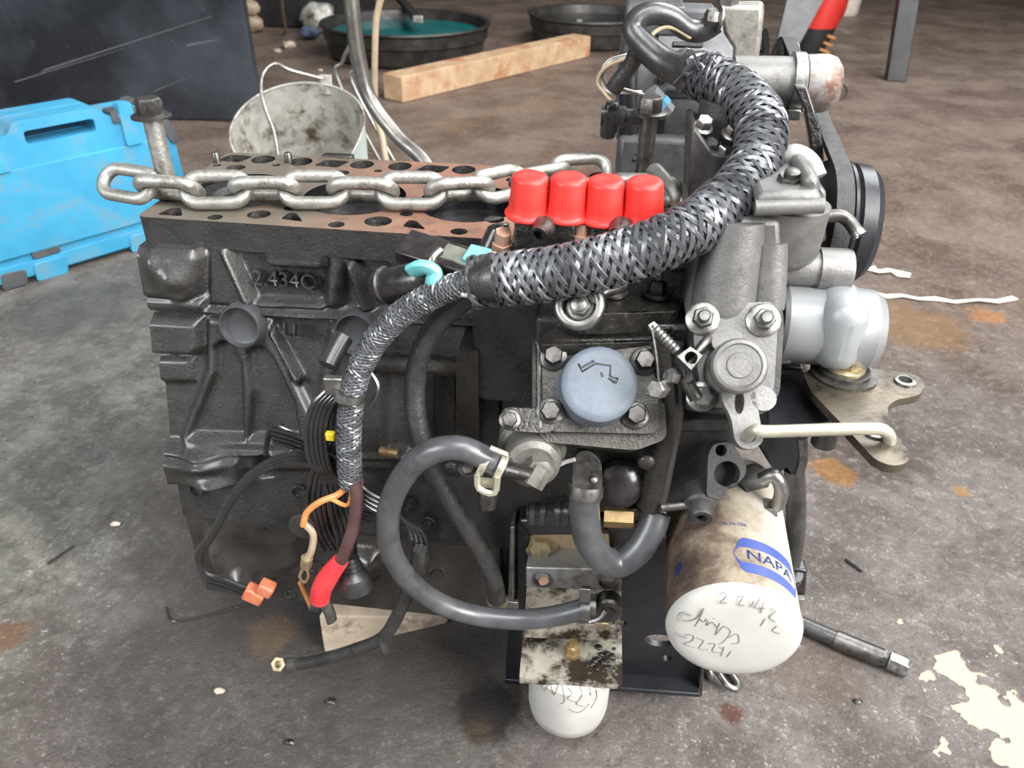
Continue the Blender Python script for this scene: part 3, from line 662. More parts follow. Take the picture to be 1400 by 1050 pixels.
for k, bx in enumerate(bores):
    mb = MB(); n = 48
    c_, ri, ro = (bx, 71), 43.45, 44.4
    rings = [[V(c_[0]+r*math.cos(2*math.pi*i/n), c_[1]+r*math.sin(2*math.pi*i/n), z) for i in range(n)] for r, z in ((ri, DECK-.3), (ri, DECK-130), (ro, DECK-130), (ro, DECK-.3))]
    mb.loft(rings+[rings[0]], cap=False); mb.build('cylinder_bore', 'liner', ENG, angle=60)
    top = DECK-3 if k in (0, 3) else DECK-95
    pm = MB().lathe(V(bx, 71, top-30), (0, 0, 1), [(0, 43), (27, 43), (30, 41.5), (30, 26), (26, 20), (26, 0.5)], 40); pm.build('piston', 'carbon', ENG, angle=30)
# something in the shallow holes
for px, py, mt, r in ((323, 230, 'terra', 8), (413, 236, 'castb', 9), (559.5, 243, 'castb', 8), (238, 292, 'terra', 10), (517, 304, 'castb', 11), (354, 294, 'castb', 9)):
    x, y = dz(px, py); MB().lathe(V(x, y, DECK-14), (0, 0, 1), [(0, r), (8, r), (9.5, r*.7), (9, .4)], 16).build('hole_plug', mt, dk)
for px, py in ((297, 222), (395, 222)):
    x, y = dz(px, py); MB().lathe(V(x, y, DECK-4), (0, 0, 1), [(0, 3.6), (12, 3.6), (13.5, 2.6)], 14).build('dowel', 'steeld', dk)
# tabs of the far side showing above the deck edge
a = Z(458, 218, DECK); MB().box(V(a.x, 176, DECK-3), (30, 10, 10)).build('rear_tab', 'castb', BLK, bevel=1.5)
# cup plugs
M['plug'] = mat('painted_cup_plug', (.042, .044, .047), (.060, .062, .066), 30, (.38, .5), .2, .1, 300)
for px, py in ((328, 447), (486, 458)):
    q = Fc(px, py, 16.0)
    ax = V(-.06, -1, .2)
    MB().lathe(q+V(0, 1, 0), ax, [(-9, 20), (0, 19), (2.5, 17.6), (2.6, 16.6), (-2.5, 15.6), (-3.2, 14), (-3.2, .3)], 40).build('core_plug', 'plug', BLK, angle=24)
# cast lettering
def cast_text(txt, size, px, py, out, depth=4.0, rotd=0):
    vs, fs = text_mesh(txt, size, depth); q = Fc(px, py, 0); e = 2
    sl = (fy(q.z+e)-fy(q.z-e))/(2*e); up_ = V(0, sl, 1).normalized(); rt = V(1, 0, 0); nn = rt.cross(up_)
    a = math.radians(rotd); mb = MB()
    mb.add([q+nn*(out+v.z)+rt*(v.x*math.cos(a)-v.y*math.sin(a))+up_*(v.x*math.sin(a)+v.y*math.cos(a)) for v in vs], fs).build('cast_lettering', 'steeld', BLK, bevel=.5)
cast_text('2.434Q', 18, 394, 380, 5.0, 6, -1)
cast_text('LL', 17, 408, 447, 12.5, 6, -2)
MB().lathe(W(247, 560, 20), (-1, 0, 0), [(-6, 12), (2, 12), (4, 10)], 20).build('side_plug', 'brass', BLK)
MB().lathe(W(250, 488, 10), (-1, 0, 0), [(-4, 5), (3, 5)], 10).build('side_bolt', 'steeld', BLK)

# lower crankcase
M['castg'] = mat('wet_oily_iron', (.034, .030, .026), (.060, .053, .046), 40, (.26, .40), .4, .25, 340, dirt=(.018, .016, .014), dscale=18, dramp=(.55, .7), coat=.7)
feats2 = [
 ([(300, 690), (330, 676), (405, 690), (422, 715), (424, 760), (385, 772), (365, 800), (340, 800), (300, 765), (288, 730)], 13, 16),
 ([(285, 690), (310, 680), (322, 700), (322, 760), (300, 765)], 6, 10),
 ([(330, 735), (360, 735), (368, 780), (345, 800), (330, 780)], 6, 12),
 ([(410, 700), (450, 690), (460, 800), (405, 800), (398, 772), (422, 760)], -4, 10),
 ([(200, 660), (700, 690), (700, 702), (200, 672)], 4, 5),
 ([(560, 700), (700, 706), (700, 745), (560, 735)], 9, 7),
 ([(600, 765), (650, 770), (650, 796), (605, 792)], -10, 5),
 ([(470, 740), (520, 745), (520, 790), (480, 790)], 8, 8),
]
lumps2 = [(348, 768, 17, 14, 17), (312, 738, 8, 20, 11), (303, 692, 9, 9, 10), (396, 772, 13, 8, 9), (360, 710, 30, 12, 6), (520, 760, 16, 14, 10), (590, 770, 14, 10, 8)]
Xa, Za, h = field(4, 300, 128, 226, 1.6, [(a, b*1.3, c*1.2) for a, b, c in feats2], lumps2)
LOW = shell(Xa, Za, h+3, 160, 'lower_crankcase', 'castg', ENG)
MB().box((215, 60, 112), (400, 175, 34)).build('oil_pan', 'castd', ENG, bevel=8)
MB().prism([W(290, 800, -52), W(700, 838, -52), W(700, 850, -52), W(300, 806, -52)], (0, 60, 0)).build('pan_rail', 'castd', LOW, bevel=2)
for px, py, r in ((270, 669, 7), (410, 672, 7), (304, 766, 7.5), (432, 775, 8), (560, 690, 7), (398, 812, 6)):
    q = Fc(px, py, 3); MB().lathe(q, V(0, -1, .2), [(-2, r), (2.2, r), (2.6, r*.8), (0, r*.7), (-1, .3)], 18).build('bolt_hole', 'castd', LOW)
for px, py in ((440, 712), (468, 740), (585, 715), (598, 780), (540, 720), (470, 800)):
    q = Fc(px, py, 6); bolt(LOW, q, V(0, -1, .2), 5, 5, 7, 2, material='castd')
# right half of the front casting, behind the pump
MB().box((362, 32, 350), (136, 116, 270)).build('crankcase_side', 'castd', ENG, bevel=4)
def slab(name, pxs, y, th, mtl, parent, r=2, bevel=1.2, **k): return yplate(pxs, y, th, name, mtl, parent, r=r, bevel=bevel, **k)
slab('casting_panel', [(645, 405), (737, 408), (732, 470), (728, 552), (655, 545), (648, 495)], -42, 60, 'cast', ENG, 6, 3)
slab('casting_rib', [(624, 480), (654, 482), (655, 628), (640, 640), (622, 640)], -46, 50, 'castb', ENG, 3, 3)
MB().tube([Fc(508, 497, 16), Fc(560, 499, 18), Fc(640, 505, 16)], 8.5, 14, 6).build('casting_tube', 'castb', BLK)
slab('casting_pocket', [(588, 515), (622, 517), (622, 604), (590, 602)], -32, 14, 'cast', ENG, 2, 2)
slab('casting_frame', [(570, 512), (592, 512), (592, 612), (572, 612)], -40, 30, 'castd', ENG, 2, 2)
MB().lathe(Fc(520, 617, 6), V(1, -.1, 0), [(0, 5), (6, 5), (6, 4.2), (14, 4.2), (16, 3.6)], 14).build('brass_stub', 'brass', BLK)
for px, py in ((530, 700), (620, 640)):
    q = Fc(px, py, 4); MB().ball(q, 8, (1.4, .7, 1), 12, 7).build('casting_boss', 'castd', BLK, angle=70)

# ------------------------------------------------------------------ injection pump side
class PL:
    """a plane in the place: origin o, normal n; points and plates laid on it"""
    def __init__(s, o, el, az=0):
        e, a = math.radians(el), math.radians(az)
        s.o = Vector(o); s.n = V(math.cos(e)*math.sin(a), -math.cos(e)*math.cos(a), math.sin(e))
        s.ux = V(0, 0, 1).cross(s.n).normalized(); s.uy = s.n.cross(s.ux)
    def pt(s, px, py, out=0):
        d = ray(px, py); q = s.o+s.n*out; return CAM+d*((q-CAM).dot(s.n)/d.dot(s.n))
    def loc(s, px, py, out=0): q = s.pt(px, py, out)-s.o; return q.dot(s.ux), q.dot(s.uy)
    def plate(s, pxs, out, th, name, mtl, parent, r=0, holes=(), bevel=1.0, **k):
        hl = []
        for h_ in holes:
            x, y = s.loc(h_[0], h_[1], out); hl.append(circ(x, y, h_[2], 20, h_[3] if len(h_) > 3 else None))
        return plate(outline2d([s.loc(a, b, out) for a, b in pxs], r), hl, th, s.o+s.n*out, s.ux, s.uy).build(name, mtl, parent, bevel=bevel, **k)
    def lathe(s, px, py, out, prof, name, mtl, parent, seg=28, angle=32, **k):
        return MB().lathe(s.pt(px, py, out), s.n, prof, seg).build(name, mtl, parent, angle=angle, **k)
    def bolt(s, parent, px, py, out, *a, **k): return bolt(parent, s.pt(px, py, out), s.n, *a, **k)

PUMP = MB().prism([V(300, -40, 440), V(432, -40, 440), V(434, -40, 502), V(300, -40, 502)], (0, 60, 0)).build('injection_pump', 'castd', ENG, bevel=3)
tag(PUMP, 'oily black fuel injection pump body')
# delivery valve holders below the red caps
for (x0, x1, yt, yb) in ((703, 787, 296, 338), (808, 905, 302, 345)):
    a, b_, c_ = W(x0, yt+7, -44), W(x1, yt+7, -44), W(x0, yb+14, -44)
    MB().prism([V(a.x, -44, c_.z), V(b_.x, -44, c_.z), V(b_.x, -44, a.z), V(a.x, -44, a.z)], (0, 30, 0)).build('valve_holder_block', 'castd', PUMP, bevel=1.5)
for px, py in ((744, 311), (850, 312)):
    q = W(px, py, -50); MB().lathe(q+V(0, 8, -2), V(-.25, -1, -.15), [(0, 8), (5, 8), (9, 6.5), (14, 6.2), (14, 4.2), (8, 3.8)], 20).build('union_stub', 'steeld', PUMP)
for px, py, r in ((797, 305, 6), (795, 318, 5)):
    q = W(px, py, -36); MB().lathe(q+V(0, 0, -12), (0, 0, 1), [(0, r+2), (4, r+2), (4, r), (12, r)], 6).build('clamp_nut', 'pinkish', PUMP)
caps = [(722, 293), (775, 295), (826, 299), (879, 301)]
for k, (px, py) in enumerate(caps):
    q = W(px, py-6, -30); ax = V(.03*(k-1.5)*-1, -.06, 1)
    prof = [(0, 15.6), (1.3, 16.6), (2.4, 16.4), (3.0, 15.2), (5.0, 14.2), (10, 13.7), (26.5, 12.6), (28.3, 12.1), (29.2, 11.0), (29.4, 8), (29.0, 4.5), (29.0, .3)]
    c_ = MB().lathe(q+V(0, 0, -4), ax, prof, 36).build('protective_cap', 'red', ENG, angle=40)
    MB().lathe(q+V(0, 0, -20), ax, [(0, 9), (20, 9)], 18).build('delivery_valve', 'steeld', PUMP)
# hoses fittings left of the first cap
MB().lathe(W(686, 330, -36), V(.2, -.3, 1), [(-14, 11), (-6, 11), (-5, 8), (0, 8), (0, 6.5), (9, 6)], 6).build('clamp_nut', 'pinkish', PUMP)
MB().lathe(W(692, 338, -40), V(0, -.2, 1), [(-12, 14), (-5, 14), (-4, 12)], 24).build('washer', 'steeld', PUMP)
for k in range(4): MB().lathe(W(684, 322-k*4, -20+k), V(-.15, .3, 1), [(0, 6), (1.2, 7.2), (2.4, 6)], 18).build('thread_ring', 'castd', PUMP)
MB().lathe(W(668, 348, -34), V(.35, .35, .8), [(0, 9), (18, 9), (20, 7)], 18).build('black_nipple', 'conn', PUMP)
# stacked oily flanges in front
slabs = [([(800, 396), (918, 392), (930, 426), (790, 430)], 479, 16, 'pump'), ([(742, 432), (936, 428), (940, 466), (738, 472)], 458, 22, 'pump')]
for pxs, z, th, mt in slabs: zplate(pxs, z, th, 'pump_flange', mt, PUMP, r=5, bevel=1.5)
MB().box((380, -42, 450), (110, 44, 40)).build('pump_lower_body', 'castd', PUMP, bevel=4)
for px, py, z in ((898, 402, 480), (838, 400, 480)):
    q = Z(px, py, z); MB().hexhead(q, (0, 0, 1), 8, 9, 11, 3, 7, 4.5).build('flange_nut', 'steeld', PUMP)
# banjo eye
q = W(792, 417, -92); e = PL(q, 38, -8)
MB().lathe(q, e.n, [(-5, 15), (-5, 11), (-4, 15.5), (-1, 17), (1, 17), (3, 15.5), (3.5, 14), (3.0, 11.5), (-3, 10.5), (-5, 10.5)], 36, cap=False).build('banjo_ring', 'steel', PUMP, angle=40)
MB().lathe(q-e.n*6, e.n, [(0, 13), (2, 13)], 24).build('banjo_back', 'castd', PUMP)
MB().hexhead(q-e.n*4, e.n, 7.5, 5, 9, 1, 2.5, 5).build('banjo_bolt', 'steel', PUMP)
MB().tube([q+V(10, 4, 6), W(820, 401, -82), W(852, 386, -72)], 5.5, 12, 6).build('banjo_pipe', 'steeld', PUMP)
# sloping flange with the blue-grey cap
PP = PL(W(818, 530, -92), 42, 6)
PP.plate([(728, 462), (905, 458), (912, 600), (870, 616), (742, 604), (728, 570)], -6, 34, 'pump_face', 'pumpf', PUMP, 6, bevel=2)
FL = PP.plate([(740, 472), (896, 466), (903, 594), (742, 590)], 0, 7, 'cap_flange', 'pumpf', PUMP, 9, bevel=1.5)
MB().tube([PP.pt(738, 585, 1), PP.pt(737, 480, 1), PP.pt(746, 468, 1), PP.pt(890, 463, 1)], 1.8, 8, 6).build('gasket_bead', 'castd', PUMP)
PP.lathe(815, 531, 0, [(0, 27.5), (3, 26.5), (17, 26), (20, 25.6), (22, 23.5), (22.6, 20), (22.6, .4)], 'rubber_cap', 'capb', PUMP, 44, 35)
def strokes(name, PLn, out, polys, wd, mtl, parent):
    mb = MB()
    for pl in polys: mb.tube([PLn.pt(a, b, out) for a, b in pl], wd, 6, 1, smooth=False)
    return mb.build(name, mtl, parent, angle=70)
strokes('cap_emblem', PP, 22.6, [[(791, 497), (796, 508), (814, 497), (835, 500), (834, 514), (845, 518), (843, 523), (832, 517)], [(796, 502), (812, 493)], [(822, 509), (824, 515)], [(836, 519), (840, 524)]], .8, 'castd', PUMP)
for px, py in ((756, 488), (880, 494), (752, 563), (868, 568)): PP.bolt(PUMP, px, py, 0, 7, 7, 10, 2.5)
# the round boss and bolts beneath (lift pump) with hose nipple
L_ = PL(W(726, 606, -96), 8, 8)
PP.plate([(690, 556), (742, 560), (770, 580), (752, 592), (700, 590), (680, 575)], 2, 6, 'fuel_pump_ear', 'pump', PUMP, 5, bevel=1.5)
PP.bolt(PUMP, 697, 574, 8, 5.5, 5, 7.5, 2); PP.bolt(PUMP, 640, 640, -20, 5, 5, 7, 2)
FP = L_.lathe(727, 606, -4, [(-12, 24), (3, 25), (7, 25.5), (9, 23.6), (11, 24.2), (13, 22), (24, 20.5), (30, 19), (33, 15), (33.5, .5)], 'fuel_lift_pump', 'pumpg', PUMP, 36, 30)
MB().lathe(L_.pt(737, 634, 26), L_.n, [(0, 10), (12, 10), (13, 8.5)], 6).build('pump_hex', 'pumpg', PUMP)
MB().tube([W(742, 640, -132), W(728, 664, -140)], 7.5, 6, 1, smooth=False).build('outlet_union', 'pumpg', PUMP)
MB().tube([W(730, 650, -136), W(690, 640, -128)], 5.5, 12, 2).build('nipple', 'steeld', PUMP)
MB().tube([L_.pt(756, 640, 10), L_.pt(772, 632, 12), L_.pt(786, 628, 14)], 1.6, 8, 6).build('white_wire', 'white', PUMP)
# spring clamp
MB().prism([W(672, 620, -118), W(694, 628, -118), W(688, 668, -118), W(650, 668, -118), W(660, 640, -118)], (0, 3, 0))
cm = MB()
for k in (0, 1):
    c0 = W(662+k*22, 632+k*8, -126); c1 = V(.93, -.1, -.35).normalized()
    cm.lathe(c0, c1, [(-2.5, 9.6), (-2.5, 10.8), (2.5, 10.8), (2.5, 9.6)], 24)
cm.tube([W(670, 612, -134), W(694, 622, -134)], 2, 6, 2); cm.tube([W(652, 650, -138), W(655, 668, -140), W(676, 674, -140), W(680, 652, -138)], 2.4, 6, 3)
cm.box(W(664, 660, -134), (11, 3, 7)); cm.build('spring_clamp', 'cream', PUMP, angle=40)
MB().lathe(W(667, 678, -96), V(0, -.4, -1), [(-8, 8), (4, 8), (10, 6.5)], 16).build('drain_nipple', 'steeld', PUMP)
# small screws wired together
SC = PL(W(920, 500, -110), 40, 0)
MB().tube([SC.pt(893, 447, 10), SC.pt(925, 480, 10)], 3.4, 10, 3).build('adjust_screw', 'steel', PUMP)
for k in range(7): MB().lathe(SC.pt(896+k*4.2, 450+k*4.4, 10), (SC.pt(925, 480, 10)-SC.pt(893, 447, 10)), [(-.7, 3.6), (0, 4.4), (.7, 3.6)], 12).build('screw_thread', 'steel', PUMP)
SC.plate([(886, 444), (894, 439), (902, 446), (893, 455)], 13, 7, 'screw_head', 'steel', PUMP, 0, [(893, 447, 1.2)], .6)
SC.plate([(926, 487), (944, 474), (961, 486), (945, 506)], 18, 14, 'square_block', 'steel', PUMP, 0, [(945, 489, 4)], .8)
SC.plate([(922, 490), (930, 505), (940, 524), (948, 520), (945, 505)], 8, 8, 'screw_stem', 'castd', PUMP, 1, (), .6)
MB().hexhead(SC.pt(905, 530, 4), V(-.5, -.7, .3), 6.5, 9, 0, 0).build('lock_bolt', 'steel', PUMP)
MB().hexhead(SC.pt(922, 515, 6), V(-.6, -.5, .4), 5.5, 6, 0, 0).build('lock_bolt', 'steel', PUMP)
MB().tube([SC.pt(892, 452, 16), SC.pt(898, 490, 16), SC.pt(901, 528, 12)], .7, 6, 4).build('lock_wire', 'steel', PUMP)
MB().tube([SC.pt(940, 500, 6), SC.pt(962, 470, 4), SC.pt(970, 462, 0)], 3.2, 10, 3).build('adjust_screw', 'steeld', PUMP)
MB().tube([SC.pt(935, 515, 2), SC.pt(952, 545, 0)], 4.5, 10, 2).build('adjust_screw', 'steeld', PUMP)
for px, py in ((848, 385), (880, 384)):
    MB().tube([Z(px, py, 482), Z(px+20, py+6, 482)], 2, 6, 2).build('pipe_clip', 'steeld', PUMP)
# dark recess below the flange and the water union
yplate([(786, 604), (900, 612), (890, 700), (786, 700)], -70, 20, 'recess_wall', 'castd', PUMP, r=4, bevel=2)
U = PL(W(800, 640, -96), 25, 0)
U.plate([(783, 630), (792, 616), (808, 616), (822, 632), (824, 670), (782, 672)], 6, 18, 'union_body', 'steeld', PUMP, 6, bevel=2)
MB().lathe(U.pt(800, 678, 8), V(0, -.5, -1), [(-8, 13), (0, 13), (2, 12)], 20).build('union_collar', 'steel', PUMP)
MB().ball(U.pt(812, 656, 8), 3.6).build('weld_bead', 'steel', PUMP)
MB().tube([W(722, 702, -92), W(780, 702, -92)], 8.5, 16, 2).build('banded_tube', 'conn', PUMP)
for px in (728, 742, 762, 774): MB().lathe(W(px, 702, -92), V(1, 0, 0), [(-2, 9.6), (2, 9.6)], 18).build('tube_band', 'rubber', PUMP)
MB().tube([W(826, 706, -86), W(866, 708, -86)], 8.5, 6, 1, smooth=False).build('brass_fitting', 'brass', PUMP)
MB().tube([W(862, 700, -78), W(900, 700, -78)], 10, 14, 1, smooth=False).build('black_fitting', 'castd', PUMP)
MB().lathe(W(846, 660, -80), V(0, -1, .3), [(0, 20), (8, 18), (14, 10)], 20).build('black_boss', 'conn', PUMP)

# ------------------------------------------------------------------ gear case and stop lever at the right end
GC = PL(W(1005, 480, -98), 36, -4)
CASE = MB().prism([W(a, b, -62) for a, b in ((936, 420), (950, 330), (985, 300), (1068, 300), (1070, 345), (1062, 420), (1052, 470), (945, 480))], (0, 150, 0)).build('gear_case', 'case', ENG, bevel=4)
tag(CASE, 'grey aluminium gear case')
def cone(px0, py0, r0, px1, py1, r1, y0, y1, name, mtl, parent=CASE, seg=24):
    a, b_ = W(px0, py0, y0), W(px1, py1, y1); return MB().lathe(a, b_-a, [(0, r0), ((b_-a).length, r1)], seg).build(name, mtl, parent, angle=50)
cone(1004, 300, 20, 988, 422, 22, -54, -64, 'case_rib', 'case'); cone(1052, 330, 12, 1046, 420, 13, -56, -64, 'case_rib', 'case')
# upper case: flat top with bolt, cylindrical cup below it
c0 = W(1077, 300, -40)
MB().lathe(V(c0.x, c0.y+4, c0.z-30), (0, 0, 1), [(-6, 8), (0, 20), (8, 25), (40, 26)], 40).build('case_cup', 'case', CASE, angle=35)
MB().prism([W(1032, 286, -66), W(1126, 284, -66), W(1124, 262, -66), W(1036, 264, -66)], (0, 66, 0)).build('case_top', 'case', CASE, bevel=4)
MB().tube([W(1032, 284, -66), W(1126, 281, -66)], 5, 12, 2).build('case_lip', 'case', CASE)
MB().prism([W(1098, 270, -58), W(1124, 268, -58), W(1121, 240, -58), W(1098, 242, -58)], (0, 50, 0)).build('case_shoulder', 'case', CASE, bevel=4)
q = W(1078, 254, -42); MB().hexhead(q+V(0, 0, -4), V(0, -.25, 1), 8.5, 9, 13, 3, 4, 5).build('case_bolt', 'steeld', CASE)
MB().lathe(q+V(0, 0, -9), V(0, -.25, 1), [(0, 17), (5, 17)], 24).build('bolt_recess', 'castd', CASE)
MB().tube([W(1065, 222, 0), W(1085, 212, 0), W(1105, 222, 0), W(1116, 244, -6)], 7.5, 14, 8).build('coolant_pipe', mat('off_white_pipe', (.22, .222, .21), (.29, .29, .275), 30, (.4, .55)), CASE)
MB().prism([W(1120, 256, -20), W(1130, 262, -20), W(1130, 330, -20), W(1108, 342, -20), W(1112, 300, -20)], (0, 60, 0)).build('case_edge', 'case', CASE, bevel=2)
# plug cylinder
a = W(1066, 366, -40); MB().lathe(a, (1, 0, .02), [(0, 13), (24, 13), (24.5, 15), (43, 15), (46, 14), (46, 0.5)], 30).build('sensor_barrel', 'case', CASE, angle=30)
for px in (1075, 1097): MB().box(W(px, 392, -40), (11, 8, 9)).build('sensor_foot', 'case', CASE, bevel=1)
# solenoid
a = W(1062, 441, -54); SOL = MB().lathe(a, (1, -.02, -.01), [(0, 25), (3, 27), (38, 27), (40, 29), (46, 29.5), (48, 28.5), (60, 28), (66, 24), (68, 18), (68, .5)], 36).build('stop_solenoid', 'grpaint', CASE, angle=30)
tag(SOL, 'grey round stop solenoid')
MB().box(W(1144, 444, -60), (30, 52, 52)).build('solenoid_cap', mat('pale_grey_cap', (.20, .215, .22), (.27, .285, .29), 20, (.4, .55), .2), SOL, bevel=13, seg=4)
MB().lathe(a, (1, -.02, -.01), [(33, 27.6), (34, 30.2), (40, 30.6), (42, 29)], 36).build('solenoid_seal', 'rubber', SOL)
for px in (1128, 1144, 1160): MB().box(W(px, 488, -64), (7, 8, 12)).build('solenoid_lug', 'steel', SOL, bevel=1)
MB().hexhead(W(1064, 487, -70), V(1, 0, .1), 5.5, 6, 7, 2, 12, 3.5).build('case_stud', 'steel', CASE)
# stop lever cover
SP = GC.plate([(950, 416), (1056, 412), (1064, 430), (1058, 535), (1036, 560), (962, 556), (948, 470)], 0, 14, 'lever_cover', 'case', CASE, 6, bevel=2)
GC.plate([(944, 418), (1068, 408), (1072, 440), (1066, 540), (1040, 570), (940, 560)], -10, 40, 'cover_base', 'cased', CASE, 6, bevel=2)
for px, py in ((960, 436), (1043, 438)):
    MB().hexhead(GC.pt(px, py, 0), GC.n, 7.2, 7, 11, 2.5, 7, 4.2).build('cover_nut', 'steel', CASE)
GC.bolt(CASE, 959, 542, 0, 7, 6, 10, 2, material='steel')
GC.plate([(970, 455), (1012, 450), (1018, 472), (975, 480)], 8, 10, 'lever_stop', 'case', CASE, 5, bevel=2)
MB().lathe(GC.pt(1000, 506, 0), GC.n, [(0, 18), (10, 17), (12, 15), (24, 15), (26, 17), (37, 17), (39, 15.5), (39.5, 13.5), (38.6, 12.5), (38.6, 8), (39.6, 7.5), (39.6, .4)], 36).build('lever_shaft', 'case', CASE, angle=28)
LV = PL(GC.pt(1010, 560, 18), 44, 0)
lev = LV.plate([(988, 520), (1028, 516), (1034, 545), (1042, 590), (1044, 604), (1030, 615), (1012, 612), (1004, 600), (1000, 570), (986, 548)], 0, 8, 'stop_lever', 'case', CASE, 7, [(1011, 550, 3.0, 7.5), (1024, 595, 4.6)], 1.5)
tag(lev, 'light grey cast stop lever')
MB().lathe(LV.pt(1042, 546, -4), LV.n, [(-2, 8), (4, 8)], 18, cap=True).build('lever_eye', 'case', CASE)
q0 = LV.pt(1024, 596, 6); 
# cable lever plate: lies flat, pivot bolt, three arms
LPZ = 446.0
hz = [(1152, 512, 8), (1237, 522, 5), (1196, 592, 6), (1216, 604, 4)]
ARM = zplate([(1098, 512), (1112, 500), (1150, 494), (1190, 503), (1222, 507), (1254, 512), (1266, 526), (1258, 540), (1226, 546), (1213, 556), (1218, 578), (1234, 604), (1246, 622), (1240, 634), (1218, 637), (1196, 628), (1176, 606), (1138, 566), (1108, 534)], LPZ, 6, 'cable_lever', 'zinc', CASE, r=5, holes=hz, bevel=.8)
tag(ARM, 'oily yellow zinc cable lever plate with three arms'); ARM.data.materials[0] = mat('oily_zinc', (.10, .086, .068), (.20, .168, .12), 40, (.28, .42), .7, .15, 250, dirt=(.025, .021, .018), dscale=20, dramp=(.45, .62))
pv = Z(1153, 512, LPZ)
MB().lathe(pv, (0, 0, 1), [(-16, 13), (0, 22), (2, 22), (2.2, 17), (5, 17), (5.5, 15)], 30).build('washer', 'steeld', ARM)
MB().hexhead(pv+V(0, 0, 5), (0, 0, 1), 10, 9, 13, 3).build('pivot_bolt', 'zinc', ARM)
MB().lathe(pv+V(0, 0, -60), (0, 0, 1), [(0, 9), (60, 9)], 16).build('pivot_post', 'castd', ARM)
for px, py in ((1237, 522), (1196, 592)):
    q = Z(px, py, LPZ); MB().lathe(q, (0, 0, 1), [(-7, 7), (1.5, 7), (1.8, 6), (1.8, 4.6), (-6, 4.6)], 20, cap=False).build('eyelet', 'steel', ARM)
e1 = Z(1216, 604, LPZ)
MB().tube([q0+V(0, 6, -6), q0+V(2, -2, 6), q0+V(12, -3, 7), e1+V(-16, -1, 9), e1+V(-4, 0, 7), e1+V(0, 0, 0), e1+V(0, 0, -10)], 3.9, 12, 6).build('link_rod', mat('cream_zinc_rod', (.38, .355, .27), (.47, .445, .35), 60, (.32, .45), .5), CASE)
# black bracket under the lever
BR = MB().prism([W(1050, 500, -40), W(1100, 505, -40), W(1120, 540, -40), W(1098, 600, -40), W(1096, 640, -40), W(1084, 652, -40), W(1076, 640, -40), W(1062, 652, -40), W(1030, 600, -40)], (0, 30, 0)).build('throttle_bracket', 'blk', CASE, bevel=2)
MB().prism([Z(1046, 510, 428), Z(1106, 512, 428), Z(1150, 575, 428), Z(1050, 585, 428)], (0, 0, -5)).build('bracket_shelf', 'blk', CASE, bevel=1.5)
MB().tube([W(1096, 598, -62), W(1098, 625, -62), W(1092, 648, -62)], 4, 8, 4).build('bracket_edge', 'steeld', CASE)
MB().prism([W(1080, 578, -75), W(1140, 580, -75), W(1140, 596, -75), W(1085, 596, -75)], (0, 6, 0)).build('bracket_strip', 'steeld', CASE, bevel=1)
# lower gear case with water flange
LG = MB().prism([W(a, b, -66) for a, b in ((905, 560), (1000, 575), (1010, 600), (985, 690), (950, 700), (882, 695), (890, 640))], (0, 110, 0)).build('lower_gear_case', 'cased', ENG, bevel=3)
MB().tube([W(905, 470, -80), W(912, 560, -84), W(898, 640, -88), W(884, 694, -90)], 6, 10, 4, flat=1.6).build('case_flange_edge', 'castb', LG)
MB().tube([W(925, 470, -80), W(926, 560, -84), W(912, 640, -88), W(902, 694, -90)], 5, 10, 4).build('case_flange_edge', 'cased', LG)
MB().prism([W(925, 575, -78), W(994, 574, -78), W(998, 590, -78), W(926, 592, -78)], (0, 30, 0)).build('case_ledge', 'cased', LG, bevel=2)
MB().ball(W(884, 632, -92), 7, (1, .6, 1)).build('case_lump', 'castb', LG)
WF = PL(W(994, 640, -90), 30, 6)
WF.plate([(968, 622), (976, 606), (1000, 604), (1012, 622), (1022, 640), (1016, 656), (995, 664), (990, 684), (966, 680)], 0, 12, 'water_flange', 'cased', LG, 4, [(994, 648, 9.5), (986, 616, 4.2)], 1.2)
WF.lathe(994, 648, -13, [(0, 11), (1, 11)], 'flange_bore', 'hole', LG); WF.lathe(986, 616, -13, [(0, 5), (1, 5)], 'flange_bore', 'hole', LG)
MB().lathe(W(956, 670, -84), V(0, -1, -.15), [(0, 13), (14, 12), (16, 10), (26, 9.5), (28, 8), (28, 4.5), (20, 4)], 22).build('drain_spigot', 'cased', LG)
MB().tube([W(905, 694, -96), W(940, 690, -96)], 3.6, 10, 2).build('drain_bolt', 'steel', LG)
MB().tube([W(1005, 672, -60), W(1035, 652, -40)], 12, 16, 2).build('water_pipe', 'cased', LG)
for k in range(2): MB().tube([W(1040, 655, -70), W(1058, 650, -72), W(1068, 668, -74), W(1064, 688, -74), W(1052, 695, -70)], 5.5, 12, 6).build('hook_link', 'steel', LG) if k == 0 else MB().lathe(W(1046, 690, -66), V(0, -1, 0), [(0, 8), (12, 8), (13, 6)], 6).build('hook_nut', 'steel', LG)

